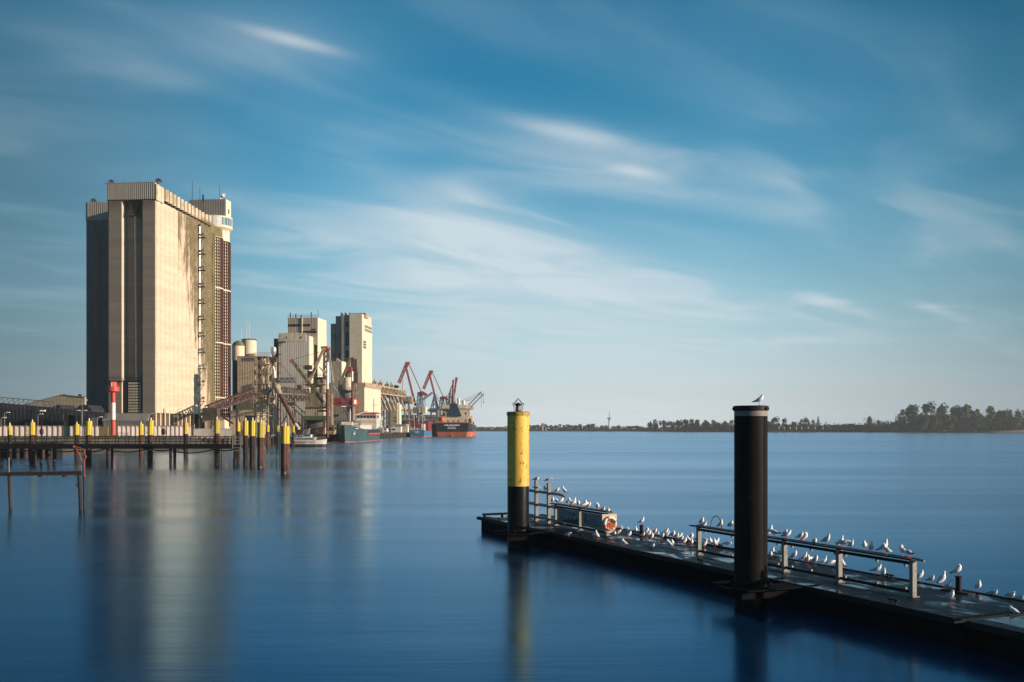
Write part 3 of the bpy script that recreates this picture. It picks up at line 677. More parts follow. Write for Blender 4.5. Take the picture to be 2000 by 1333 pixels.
# ------------------------------------------------------------------ main grain silo
def main_silo():
    t = Th('grain_silo', (-104, 290, 2.8), 'tallest concrete grain silo with stained ribbed river side and clad head house', 'silo', None, QROT)
    L = t.L; Z = lambda py, Y=290: H-(py-HY)/F*Y-2.8
    zt, zb = Z(357), Z(389)            # head house top and bottom
    z0 = Z(807)
    w = 14.6
    s = MB()
    # end wall: two pilasters, a deep recess between them, chamfered left corner
    s.prism([(-3.75, 0), (-.02, 0), (-.02, 2.75), (-3.75, 2.75)], z0, zb)
    s.prism([(-14.1, 0), (-10.2, 0), (-10.2, 2.75), (-14.9, 2.75), (-14.9, .9)], z0, zb)
    s.bx(-14.9, -.02, 2.75, 40, z0, zb)
    # river side: a row of shallow rounded cells
    n = 10; pit = 2.95
    for i in range(n):
        y0 = .06+i*pit
        pr = [(-.1, y0)]+[(-.02+.75*math.sin(math.pi*(j/6.))**.7 if 0 < j < 6 else -.02, y0+.02+(pit-.04)*j/6.) for j in range(7)]+[(-.1, y0+pit)]
        s.prism(pr, z0, zb-.6)
    for i in range(3):
        y0 = 31.2+i*2.95
        pr = [(-.1, y0)]+[(-.02+.75*math.sin(math.pi*(j/6.))**.7 if 0 < j < 6 else -.02, y0+.02+2.9*j/6.) for j in range(7)]+[(-.1, y0+2.94)]
        s.prism(pr, z0, zb-.6)
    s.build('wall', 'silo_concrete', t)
    c = MB()                           # the projecting eaves caps of the cells
    for i in range(n+3):
        y0 = 5.2+i*2.62
        if i > 9: y0 = 31.4+(i-10)*2.9
        zt_ = 73.1-.10*i+(.5 if i == 12 else 0); zb_ = 69.6-.05*i
        pr = [(-1.2, y0)]+[(.10+.95*math.sin(math.pi*(j/6.))**.5 if 0 < j < 6 else .06, y0+.05+2.35*j/6.) for j in range(7)]+[(-1.2, y0+2.6)]
        c.prism(pr, zb_, zt_)
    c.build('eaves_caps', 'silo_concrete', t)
    MB().bx(-14.7, -.9, 5, 40, zb-.1, 72.6).build('roof', 'grey_concrete', t)
    # head house
    MATS['head_clad'] = mat('head_clad', (.36, .315, .26), (.32, .28, .23), rough=.6, sc=.4, st=(2, 2, .2), rib=('X', .62, .05))
    h = MB().prism([(-15.15, 1.0), (-14.5, -.25), (.0, -.25), (.0, 2.75), (-15.15, 2.75)], zb, zt); h.bx(-15.2, .03, -.3, 2.8, zt, zt+.18)
    h.build('head_house', 'head_clad', t)
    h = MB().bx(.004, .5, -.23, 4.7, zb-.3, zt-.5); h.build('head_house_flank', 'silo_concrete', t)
    for x in (-14.2, .2):
        v = MB().tube((x, 1.6, zt+.15), (x, 1.6, zt+.6), .5, n=12)
        a = [(x+.75*math.cos(q)*1+.2, 1.6, zt+.55+.75*math.sin(q)) for q in [math.pi*(1-j/8.) for j in range(9)]]
        v.path(a, .42, 10); v.build('roof_vent', 'crane_blue', t, True)
    m = MB()
    for x in (-9.6, -5.4): m.bar((x, 1, zt+.1), (x, 1, zt+.75), .12)
    m.build('roof_post', 'dark_steel', t)
    # hopper and drop pipe in the recess
    hp = MB().loft([[(-8.6, .9, zb-.1), (-5.4, .9, zb-.1), (-5.4, 2.6, zb-.1), (-8.6, 2.6, zb-.1)], [(-7.4, 1.5, zb-4.2), (-6.6, 1.5, zb-4.2), (-6.6, 2.3, zb-4.2), (-7.4, 2.3, zb-4.2)]])
    hp.bx(-8.7, -5.3, .6, 2.7, zb-4.5, zb-4.2); hp.rail((-8.7, .62, zb-4.2), (-5.3, .62, zb-4.2), 1.1, 5, .035)
    for q in (-8.3, -5.7): hp.bar((q, .8, zb-.1), (-7, .8, zb-4.3), .14)
    hp.build('hopper', 'machine_dark', t)
    pi = MB().tube((-7., 1.9, zb-4.4), (-6.6, 1.9, Z(748)), .26, n=10)
    for i in range(16):
        z = zb-7-i*3.2; pi.tube((-7+.4*(i+1)/17., 1.9, z), (-7+.4*(i+1)/17., 1.9, z+.22), .36, n=10)
    pi.build('drop_pipe', 'white_paint', t, True)
    # gallery and stair tower at the foot
    gz = Z(744)
    ga = MB().bx(-15.4, -9.4, -1.3, .0, gz-.22, gz).rail((-15.4, -1.28, gz), (-9.4, -1.28, gz), 1.1, 8, .035).rail((-15.4, -1.28, gz), (-15.4, 0, gz), 1.1, 2, .035)
    ga.bx(-9.4, -4.3, .4, 2.6, gz-.2, gz).rail((-9.4, .42, gz), (-4.3, .42, gz), 1.1, 6, .035); ga.build('gallery', 'dark_steel', t)
    st = MB(); nst = 11; zb0 = z0-.0
    for i in range(nst):
        a = zb0+(gz-.4-zb0)*i/nst; hh = (gz-.4-zb0)/nst
        st.bx(-8.3, -4.5, .35-.0, .5, a+hh*.30, a+hh*.98)
    st.build('stair_parapet', 'beige_clad', t)
    MB().bx(-9.6, -8.35, .6, 2.7, zb0, gz-.4).bx(-8.3, -4.5, .6, 2.7, zb0, gz-.3).build('stair_well', 'dark_slot', t)
    # base: wall set back behind fins on the river side, a lean-to in front
    b = MB().bx(-14.5, -.9, .6, 40, 0, z0)
    for i in range(14): b.bx(-.9, .12, .15+i*2.95, .75+i*2.95, 0, z0)
    b.extr([(-.5, -.02, z0), (-3.6, -.02, z0), (-3.6, -.02, z0-.4), (-2.4, -.02, z0-2.4), (-1.4, -.02, z0-.4)], (0, .6, 0))
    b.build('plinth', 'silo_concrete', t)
    a = [(-4.6, .2)]+[(-4.6+4.4*math.sin(q), 1.7+1.5*math.cos(q)) for q in [math.pi/2*j/6 for j in range(7)]][::-1]
    lx0, lx1 = L(208, 800).x, L(300, 800).x
    prof = [(.3, z0-.05), (-1.2, z0-.2), (-2.6, z0-.9), (-3.6, z0-1.9), (-3.9, z0-2.3)]
    r_ = MB().loft([[(x, y, z) for y, z in prof]+[(x, y, z-.15) for y, z in prof[::-1]] for x in (lx0, lx1)]); r_.build('lean_to_roof', mat('roof_metal', (.30, .29, .28), (.25, .24, .23), rough=.5, sc=.5, rib=('X', .55, .05)), t, True)
    MB().bx(lx0+.1, lx1-.1, -3.75, .3, 0, z0-2.2).build('lean_to_wall', 'grey_clad', t)
main_silo()
def left_silo():
    p = P(171, HY, 313)
    t = Th('grain_silo', (p.x, 313, 2.8), 'shaded grain silo behind the left corner of the tallest silo', 'silo', None, QROT)
    zt, zb = H-(396-HY)/F*313-2.8, H-(431-HY)/F*313-2.8
    MB().prism([(0, 0), (7, 0), (7, 30), (-.9, 30), (-.9, .9)], 0, zb).build('wall', 'shaded_concrete', t)
    MB().prism([(-.1, -.2), (7, -.2), (7, 30), (-1.1, 30), (-1.1, .9)], zb, zt).build('head_house', 'head_clad', t)
    v = MB().tube((1, 1.6, zt), (1, 1.6, zt+.6), .5, n=12).path([(1+.75*math.cos(q)+.2, 1.6, zt+.55+.75*math.sin(q)) for q in [math.pi*(1-j/8.) for j in range(9)]], .42, 10)
    v.build('roof_vent', 'crane_blue', t, True)
left_silo()
def lattice_tower():
    t = Th('silo_tower', (-104+.1*40.5, 290+.995*40.5, 2.8), 'round silo tower screened by a brown lattice with a glazed gallery near its top', 'silo', None, QROT)
    cyl = [(-4.2, 2.6, 4.2, 69.6, 'mossy_concrete'), (-4.0, 8.2, 4.35, 69.3, 'lattice_core'), (-3.9, 14.6, 4.35, 67.5, 'lattice_core')]
    for i, (x, y, r_, h_, m) in enumerate(cyl):
        MB().lathe([(r_, 0), (r_, h_)], x, y, 40).build('cylinder', m, t, True)
        if i < 2: MB().lathe([(r_+.02, h_-2.2), (r_+.02, h_+.6), (r_-.3, h_+.7), (0, h_+.7)], x, y, 40).build('rim', 'mossy_concrete', t, True)
        lt = MB(); R_ = r_+.16; zz0, zz1 = 3.0, h_-(2.6 if i < 2 else 1.0); nr = 60
        a0, a1 = (-90, 35) if i else (-80, 10); na = 11
        for q in range(nr+1):
            z = zz0+(zz1-zz0)*q/nr
            for a in range(na):
                b0, b1 = rad(a0+(a1-a0)*a/na), rad(a0+(a1-a0)*(a+1)/na)
                lt.bar((x+R_*math.cos(b0), y+R_*math.sin(b0), z), (x+R_*math.cos(b1), y+R_*math.sin(b1), z), .12, .38 if i else .16)
        for a in range(na+1 if i else 5):
            b0 = rad(a0+(a1-a0)*a/(na if i else 4)); lt.bar((x+R_*math.cos(b0), y+R_*math.sin(b0), zz0), (x+R_*math.cos(b0), y+R_*math.sin(b0), zz1), .30 if i else .1)
        lt.build('lattice_screen', 'lattice_brown' if i else 'mossy_concrete', t)
        if i:
            for z in (12.4, 31.0, 49.5): MB().lathe([(R_-.2, z), (R_+.22, z), (R_+.22, z+.4), (R_-.2, z+.4)], x, y, 30, 0, -95, 40).build('ring_walkway', 'cream_wall', t)
    x, y = -3.9, 14.6
    MB().lathe([(4.3, 67.5), (4.3, 70.4), (5.3, 71.2), (5.3, 71.6), (5.25, 72.0)], x, y, 40).lathe([(5.25, 74.6), (5.3, 75.1), (4.2, 75.3), (0, 75.3)], x, y, 40).build('gallery', 'cream_wall', t, True)
    MB().lathe([(5.1, 72.0), (5.1, 74.6)], x, y, 40).build('gallery_window', 'glass_teal', t, True)
    mm = MB()
    for a in range(-110, 60, 14): mm.bx(x+5.16*math.cos(rad(a))-.09, x+5.16*math.cos(rad(a))+.09, y+5.16*math.sin(rad(a))-.09, y+5.16*math.sin(rad(a))+.09, 72, 74.6)
    mm.lathe([(5.12, 71.9), (5.22, 71.9), (5.22, 74.7), (5.12, 74.7)], x, y, 20, 0, -100, -50); mm.build('mullion', 'white_paint', t)
    MB().bx(-13.0, .0, 12.6, 17.2, 69.3, 81.2).build('head_house', 'grey_clad', t)
    MB().bx(.004, .15, 12.6, 17.2, 75.3, 81.2).build('head_house_flank', 'cream_wall', t)
    MB().bx(.15, .2, 14.6, 15.6, 76.6, 78.2).build('window', 'glass_dark', t)
    for xx, yy, za, zb_ in ((-11.6, 12, 81.2, 87.5), (-7.6, 9, 70, 84.3), (-5.2, 6, 70, 81.2), (-2.2, 13, 81.2, 86.2)):
        a = MB().tube((xx, yy, za), (xx, yy, zb_), .11, .06, 6)
        if xx > -6 and xx < -4: a.bx(xx-.2, xx+.2, yy-.2, yy+.2, zb_-2, zb_)
        a.build('antenna', 'dark_steel', t)
    for xx, zz in ((-1.7, 81.9), (-.6, 82.6)):
        MB().lathe([(.02, -.15), (.4, -.09), (.64, .08), (.68, .1), (.4, -.02), (.02, -.06)], 0, 0, 16).build('dish', 'white_plain', t, True, loc=(xx, 13.2, zz)).rotation_euler = (rad(80), 0, rad(15))
lattice_tower()
def pipe_tower():
    t = quay_thing('pipe_tower', 389, 320, 'slender pipe and ladder mast running up the seam of the ribbed silo side', 'pipe mast')
    top = t.L(389, 444).z
    m = MB(); m.tube((.55, -1, 0), (.55, -1, top), .30, n=10); m.build('pipe', 'bright_pipe', t, True)
    k = MB(); k.truss((-.9, -.9, 0), (-.9, -.9, top-.5), 1.3, 1.2, 40, .13); k.build('ladder_truss', 'dark_steel', t)
    for i in range(13):
        z = 5.5+i*5.25
        if z > top: break
        q = MB().bx(-1.4, 2.2, -1.7, .2, z, z+.16).rail((-1.4, -1.7, z+.16), (2.2, -1.7, z+.16), .9, 4, .035).bar((1.9, -1, z), (.6, -.8, z-1.8), .12)
        q.build('platform', 'dark_steel', t)
        MB().bx(1.5, 2.2, -1.6, -.9, z+.9, z+1.5).build('lamp_box', 'glass_teal', t)
    q = MB().tube((.2, -1, top), (.9, -1, top+.6), .45, n=8).bx(-1.1, .2, -1.4, -.4, top-1.5, top+.3); q.build('head_gear', 'machine_dark', t)
pipe_tower()

# ------------------------------------------------------------------ low buildings and sheds on the left
def shed(name, px0, px1, top, Y, dep, m, label, cat='shed', roof=None):
    t = quay_thing(name, px0, Y, label, cat); b = MB(); t.pb(b, px0, px1, top, 835, 0, dep); b.build('wall', m, t); return t
def dark_halls():
    t = quay_thing('warehouse', -80, 300, 'long dark warehouse at the left edge below the conveyor', 'warehouse'); L = t.L
    a, b = L(-80, 790), L(176, 813); h = MB()
    h.extr([(a.x, 0, 0), (b.x, 0, 0), (b.x, 0, L(0, 812).z), (L(60, 0).x, 0, L(0, 794).z), (a.x, 0, L(0, 789).z)], (0, 20, 0)); h.build('wall', 'shed_dark', t)
    r_ = MB(); r_.bar((a.x, -.2, L(0, 788).z), (L(60, 0).x, -.2, L(0, 793).z), .5, .5); r_.build('eaves', 'dark_steel', t)
    for x0, x1 in ((18, 40), (70, 120)): MB().bx(L(x0, 0).x, L(x1, 0).x, -.06, .02, 0, L(0, 818).z).build('door', 'dark_slot', t)
    t = quay_thing('warehouse', 50, 403, 'beige gabled warehouse beyond the dark halls, left of the silos', 'warehouse'); L = t.L
    MB().extr([(L(48, 0).x, 0, 0), (L(172, 0).x, 0, 0), (L(172, 0).x, 0, L(0, 777).z), (L(126, 0).x, 0, L(0, 772).z), (L(48, 0).x, 0, L(0, 791).z)], (0, 30, 0)).build('wall', 'beige_clad', t)
    e = MB().bar((L(48, 0).x, -.1, L(0, 790.6).z), (L(126, 0).x, -.1, L(0, 771.6).z), .4, .3).bar((L(126, 0).x, -.1, L(0, 771.6).z), (L(172, 0).x, -.1, L(0, 776.5).z), .4, .3); e.build('roof_edge', 'grey_clad', t)
    for x in (124, 156): MB().bx(L(x, 0).x, L(x+4, 0).x, 1, 2, L(0, 776).z, L(0, 770.5).z).build('roof_vent', 'dark_steel', t)
    for px0, px1, pk, lab in ((98, 124, 112, 'left small dark gabled shed in front of the beige warehouse'), (146, 180, 160, 'right small dark gabled shed beside the shaded silo')):
        t = quay_thing('shed', px0, 285, lab, 'shed'); L = t.L
        MB().extr([(L(px0, 0).x, 0, 0), (L(px1, 0).x, 0, 0), (L(px1, 0).x, 0, L(0, 800).z), (L(px1-8, 0).x, 0, L(0, 792).z), (L(pk+3, 0).x, 0, L(0, 791).z), (L(pk-4, 0).x, 0, L(0, 792).z), (L(px0, 0).x, 0, L(0, 800).z)], (0, 8, 0)).build('wall', 'shed_dark', t)
        MB().bx(L(px0+6, 0).x, L(px0+12, 0).x, -.05, .02, 0, 3).build('door', 'dark_slot', t)
    t = quay_thing('conveyor_gallery', -60, 280, 'dark enclosed conveyor bridge sloping down to the silo foot', 'conveyor'); L = t.L
    a, b = L(-60, 787), L(207, 812)
    g_ = MB().bar(a, b, 2.2, 1.6); g_.build('belt_housing', 'shed_dark', t)
    k = MB(); up = V((0, 0, 2.3)); k.bar(a+up, L(110, 802)+up, .25, .25)
    for i in range(17):
        p, q = a.lerp(b, i*.038), a.lerp(b, (i+1)*.038); k.bar(p+V((0, -1.2, .8)), q+V((0, -1.2, 2.3)), .14); k.bar(q+V((0, -1.2, 2.3)), q+V((0, -1.2, .8)), .14)
    k.build('lattice_girder', 'steel_grey', t)
    for i in (.25, .5, .75): p = a.lerp(b, i); MB().bar((p.x, .3, 0), (p.x, .3, p.z), .35).bar((p.x-1.2, -.3, 0), (p.x, -.3, p.z), .25).build('trestle', 'dark_steel', t)
dark_halls()
def flood_wall(x0, x1, Y0, Y1, label, corr=True, top=833, m='flood_wall'):
    p, q = V(((x0-1000)/F*Y0, Y0, 2.8)), V(((x1-1000)/F*Y1, Y1, 2.8)); L = (q-p).length
    t = Th('flood_wall', p, label, 'flood wall', None, math.atan2(q.y-p.y, q.x-p.x)); zt = H-(top-HY)/F*(Y0+Y1)/2-2.8
    if corr:                             # sheet piling: a deep trapezoid profile
        n = int(L/1.15); pts = []
        for i in range(n):
            x = L*i/n; d = L/n
            pts += [(x, 0), (x+d*.34, 0), (x+d*.5, .42), (x+d*.84, .42)]
        pts += [(L, 0), (L, .8), (0, .8)]
        b = MB(); m_ = len(pts); b.add([(x, y, 0) for x, y in pts]+[(x, y, zt) for x, y in pts], [(i, (i+1) % m_, m_+(i+1) % m_, m_+i) for i in range(m_)])
        b.build('sheeting', m, t); MB().bx(-.1, L+.1, -.06, .9, zt, zt+.12).build('coping', 'quay_concrete', t)
    else:
        MB().bx(0, L, 0, .5, 0, zt).build('panel', m, t); MB().bx(-.05, L+.05, -.05, .55, zt, zt+.1).build('coping', 'quay_concrete', t)
flood_wall(-60, 197, 232, 246, 'white corrugated flood wall left of the red and white beacon')
flood_wall(230, 376, 248, 262, 'white corrugated flood wall below the tallest silo, right of the beacon')
flood_wall(378, 452, 263, 268, 'plain grey flood wall right of the corrugated one', False, 838, 'grey_concrete')
gate = Th('flood_gate', P(207, 856, 247)-V((1.2, 0, 0)), 'mossy grey gate post between flood walls beside the beacon', 'gate'); MB().bx(-1.3, 1.6, 0, .8, -.2, 2.8).build('leaf', 'mossy_concrete', gate); MB().bx(-1.6, -1.2, -.15, .9, -.2, 3.1).build('post', 'dark_steel', gate)

def beacon():
    p = P(221, HY, 238); t = Th('beacon', (p.x, 238, 2.8), 'slim red and white striped light beacon in front of the silo', 'beacon'); Z = lambda py: H-(py-HY)/F*238-2.8
    r_ = .56
    for a, b, m, q in ((850, 820, 'red_paint', 1.0), (820, 787, 'white_paint', .97), (787, 766, 'red_paint', .94)):
        MB().lathe([(r_*q+.06*(a == 850), Z(a)), (r_*(q-.03), Z(b))], n=24).build('shaft_band', m, t, True)
    MB().lathe([(.55, Z(767)), (1.46, Z(765)), (1.46, Z(756)), (1.36, Z(756)), (1.36, Z(757)), (.8, Z(757))], n=28).build('gallery', 'red_paint', t, True)
    MB().lathe([(.90, Z(757)), (.90, Z(747)), (.7, Z(746)), (0, Z(745.5))], n=24).build('lantern', 'red_paint', t, True)
    MB().bx(-.14, .14, -.94, -.8, Z(756.5), Z(747.5)).build('lantern_window', 'white_plain', t)
    k = MB().rail((1.3, -2.2, 0), (5, -2.2, 0), 1.1, 5, .04); k.build('fence', 'steel_grey', t)
beacon()
def lamp(px, top, base, Y, label, arms=1, name='street_lamp', gz=2.8):
    p = P(px, HY, Y); t = Th(name, (p.x, Y, gz), label, 'lamp', 'street lamps on the quay'); h = H-(top-HY)/F*Y-gz
    MB().tube((0, 0, 0), (0, 0, h), .11, .07, 8).build('pole', 'galvanised', t, True)
    for s_ in ((1,) if arms == 1 else (-1, 1)):
        MB().bar((0, 0, h), (s_*.9, 0, h+.12), .08).bx(min(s_*.5, s_*1.3), max(s_*.5, s_*1.3), -.22, .22, h+.06, h+.24).build('lamp_head', 'white_plain', t)
for px, tp, Y, lab, n_ in ((2, 817, 255, 'leftmost grey street lamp at the left picture edge', 1), (9, 807, 255, 'street lamp behind the flood wall near the left edge', 1), (74, 810, 262, 'short street lamp left of the lamp with a large white head', 1),
                          (160, 803, 265, 'double armed street lamp left of the shaded silo', 2), (161, 783, 275, 'tallest street lamp at the foot of the shaded silo', 1), (190, 816, 252, 'low street lamp between shaded silo and beacon', 1),
                          (347, 800, 285, 'street lamp in front of the ribbed silo side', 1)):
    lamp(px, tp, 855, Y, lab, n_)

# ------------------------------------------------------------------ pier on piles, dolphins
PY = 135.0
def pier():
    t = Th('pier', (P(-30, HY, PY).x, PY, 0), 'long dark pier with railings standing on posts in front of the silo', 'pier'); L = t.L
    zt, zb = L(0, 868).z, L(0, 877).z; x1 = L(452, 0).x
    MB().bx(0, x1, 0, 2.6, zt-.22, zt).build('deck', 'pier_timber', t)
    g_ = MB()
    for y in (.1, 1.3, 2.5): g_.bx(0, x1, y-.13, y+.13, zb, zt-.22)
    g_.build('girder', 'pier_timber', t)
    for y in (.08, 2.52):
        k = MB(); n_ = 24
        for i in range(n_+1): k.bar((x1*i/n_, y, zt), (x1*i/n_, y, zt+1.06), .07)
        for z in (.36, .7, 1.06): k.bar((0, y, zt+z), (x1, y, zt+z), .06)
        k.build('railing', 'dark_steel', t)
    for px, wd in ((-12, 6), (66, 5), (92, 6), (207, 5), (331, 6), (457, 7)):
        a = L(px, 0).x; r_ = wd/F*PY/2
        MB().tube((a, .5, -1), (a, .5, zb), r_, n=10).build('post', 'pile_rust_dark', t, True)
        MB().tube((a, 2.1, -1), (a, 2.1, zb), r_, n=10).build('post', 'pile_rust_dark', t, True)
    hs = [(-12, 878), (66, 877), (92, 876), (150, 880), (207, 877), (293, 876), (331, 879), (420, 877), (457, 878)]
    for (a, za), (b, zb_) in zip(hs, hs[1:]):
        m = MB(); pa, pb_ = L(a, za), L(b, zb_); sag = .08*(pb_.x-pa.x)
        m.path([pa.lerp(pb_, i/12)+V((0, -.3, -sag*4*(i/12)*(1-i/12))) for i in range(13)], .09, 6); m.build('fender_chain', 'pier_timber', t, True)
    k = MB(); xa, xb = L(454, 0).x, L(470, 0).x
    for x in (xa, xb): 
        for y in (.1, 1.4): k.bar((x, y, zb-1.2), (x, y, zt+1.1), .10)
    for z in (-.9, -.45, 0, .45, .9): k.bar((xa, .1, zt+z), (xb, .1, zt+z), .07); k.bar((xa, 1.4, zt+z), (xb, 1.4, zt+z), .07)
    k.build('end_ladder_cage', 'galvanised', t)
    MB().bar((x1, 1.3, zt-.3), (xb, 1.3, zt-.3), .9, .3).build('end_landing', 'pier_timber', t)
    r_ = MB()
    for x in (L(428, 0).x, L(433, 0).x): r_.bar((x, -.1, -1), (x, -.1, zb), .08)
    for i in range(12): r_.bar((L(428, 0).x, -.1, -.4+i*.26), (L(433, 0).x, -.1, -.4+i*.26), .05)
    r_.build('ladder', 'dark_steel', t)
pier()
for px, tp, lab, lampy in ((82, 804, 'post on the pier with a white lamp head and a dark oval case', True), (320, 798, 'post on the pier with a dark red oval case, no lamp', False)):
    p = P(px, HY, PY+.3); t = Th('signal_post', (p.x, PY+.3, P(0, 868, PY).z), lab, 'post'); h = P(0, tp, PY).z-t.o.z
    MB().tube((0, 0, 0), (0, 0, h), .06, n=8).build('pole', 'dark_steel', t, True)
    zc = P(0, 843.5, PY).z-t.o.z; rr_ = .42
    MB().ell((0, -.12, zc), (.30, .16, .46), 16, 10).build('oval_case', mat('oval_case', (.09, .018, .022), rough=.5) if 'oval_case' not in MATS else 'oval_case', t, True)
    if lampy: MB().bx(-.25, .45, -.14, .14, h, h+.2).build('lamp_head', 'white_plain', t)
def sheet_pile(px, tp, yb, wb, w, Y, label, rust='pile_rust', sleeve='pile_sleeve', light=True, ladder=0, lobes=3):
    p = P(px, HY, Y); t = Th('mooring_pile', (p.x, Y, 0), label, 'pile', 'yellow topped mooring piles by the pier'); r_ = w/F*Y/2
    Z = lambda py: P(0, py, Y).z
    def ring(k):
        pts = []
        for i in range(36):
            a = 6.2832*i/36; q = r_*k*(1-.10*(.5+.5*math.cos(a*lobes*2+.6))**2); pts.append((q*math.cos(a), q*math.sin(a)))
        return pts
    MB().prism(ring(1), -1, Z(yb)+.02).build('shaft', rust, t)
    MB().prism(ring(1.03), Z(yb), Z(tp)).build('yellow_sleeve', sleeve, t)
    if light:
        MB().tube((0, 0, Z(tp)), (0, 0, Z(tp)+.32), .10, n=8).tube((0, 0, Z(tp)+.32), (0, 0, Z(tp)+.42), .05, n=6).build('marker_light', 'white_paint', t, True)
    t.ob.rotation_euler = (R.gauss(0, .008), R.gauss(0, .010), 0)
    if ladder:
        k = MB(); x0 = ladder*(r_+.28); y0 = -.1
        for d in (-.2, .2): k.bar((x0+d, y0, Z(wb)+.2), (x0+d, y0, Z(tp)-.1), .055)
        n_ = int((Z(tp)-Z(wb))/.32)
        for i in range(n_): k.bar((x0-.2, y0, Z(wb)+.3+i*.32), (x0+.2, y0, Z(wb)+.3+i*.32), .045)
        for i in range(4): k.bar((x0, y0, Z(tp)-.4-i*1.3), (0, 0, Z(tp)-.4-i*1.3), .06)
        k.build('ladder', 'galvanised', t)
DPL = [(19, 832, 850, 906, 8, 141, 'slim yellow topped pile at the far left end of the pier', 0), (63, 825, 850, 906, 10, 139, 'yellow topped pile with a ladder, second from the left end of the pier', -1),
       (150, 829, 850, 897, 9, 160, 'short yellow topped pile behind the pier, left of the beacon', 0), (173, 823, 850, 906, 11, 139, 'taller yellow pile with ladder just left of the beacon', -1),
       (276, 829, 850, 896, 9, 163, 'yellow pile behind the pier right of the beacon', 0), (293, 822, 850, 906, 10, 139, 'yellow pile with ladder below the corner of the tallest silo', -1),
       (363, 827, 848, 893, 9, 170, 'yellow pile behind the pier at the middle of the ribbed silo side', 0), (424, 820, 847, 909, 10, 138, 'yellow pile with ladder near the right end of the pier', -1),
       (466, 826, 843, 882, 7, 215, 'small dark yellow pile behind the pier end', 0), (480, 822, 851, 912, 10, 130, 'leftmost of the three close yellow piles past the pier end', 0),
       (493, 822, 852, 913, 11, 128, 'middle of the three close yellow piles past the pier end', 1), (509.5, 825, 855, 914, 14, 126, 'thick rust streaked pile, rightmost of the three past the pier end', 0),
       (523, 831, 844, 876, 6, 245, 'thin red stemmed yellow pile just right of the three close piles', 0), (543, 832, 843, 875, 7, 250, 'thin pile far behind, left of the separate thick pile', 0),
       (557, 832, 867, 925, 17, 110, 'thickest yellow topped pile standing alone nearest the open water', -1), (572, 832, 845, 872, 6, 262, 'small ochre pile behind the white launch', 0)]
for px, tp, yb, wb, w, Y, lab, lad in DPL:
    sheet_pile(px, tp+R.uniform(-.7, .7), yb, wb, w, Y, lab, 'pile_rust' if px in (173, 293, 276, 424, 509.5, 523, 557, 63) else 'pile_rust_dark', R.choice(('pile_sleeve', 'sleeve_faded', 'sleeve_bright')), px not in (543, 572, 523), lad)

# old quay of brown tubes at the left, under the pier
oq = Th('old_quay', (-101, 168, 0), 'old low quay of dark and pinkish tubes at the left under the pier', 'quay')
for i in range(17):
    x = .5+i*1.42; MB().tube((x, 0, -1), (x, 0, 1.85), .42, n=10).build('tube_pile', 'pile_rust' if i % 2 else 'pile_rust_dark', oq, True)
MB().bx(-.3, 24, -.1, 3, 1.85, 2.6).build('capping_beam', 'pier_timber', oq)
MB().bx(0, 23.8, .5, 3, -1, 1.85).build('back_wall', 'dark_steel', oq)

# rusty jetty frame in the left foreground
def frame():
    Y0 = 61.5; p = P(-30, HY, Y0); t = Th('jetty_frame', (p.x, Y0, 0), 'low rusty jetty frame with a small davit in the left foreground', 'jetty'); L = t.L
    a, b = L(-30, 927), L(160, 924); MB().bar(a, b, .22, .22).build('beam', 'jetty_steel' if 'jetty_steel' in MATS else mat('jetty_steel', (.018, .014, .014), (.045, .022, .018), rough=.8, sc=3), t)
    for px in (78, 125): q = L(px, 928.5); MB().bx(q.x-.07, q.x+.07, -.1, .1, q.z-.12, q.z).build('bracket', 'jetty_steel', t)
    for px0, px1, tp in ((17.5, 22, 926), (154.5, 158.5, 926), (163.5, 164.5, 928)):
        MB().tube(V((L(px1, 0).x, 0, -1)), V((L(px0, 0).x, 0, L(0, tp).z)), .10 if px0 < 160 else .06, n=10).build('post', 'pile_rust_dark', t, True)
    MB().tube(L(17.5, 926), L(17.5, 894), .035, n=6).build('stanchion', 'galvanised', t)
    MB().tube(L(159.5, 925), L(159, 894), .03, n=6).build('stanchion', 'galvanised', t)
    d = MB(); f = L(165, 932)
    d.tube(f, L(163.8, 912), .06, n=8).tube(L(163.8, 912), L(165, 880), .05, n=8).tube(L(163.8, 912), L(148, 875), .05, n=8).tube(L(144, 872), L(165, 879), .05, n=8); d.ell(L(144, 873), (.10, .10, .10)); d.ell(L(166.5, 893), (.09, .09, .13))
    d.build('davit', 'rust_orange', t, True)
    MB().path([L(144.5, 875), L(150.5, 905), L(150.5, 948)], .012, 5).bx(L(150.5, 0).x-.03, L(150.5, 0).x+.03, -.03, .03, L(0, 951).z, L(0, 947).z).build('chain', 'dark_steel', t)
    MB().path([L(17.5, 908.5), L(60, 911), L(110, 910), L(159, 906.5)], .012, 5).path([L(-30, 909), L(17.5, 909)], .012, 5).build('wire', 'dark_steel', t)
frame()
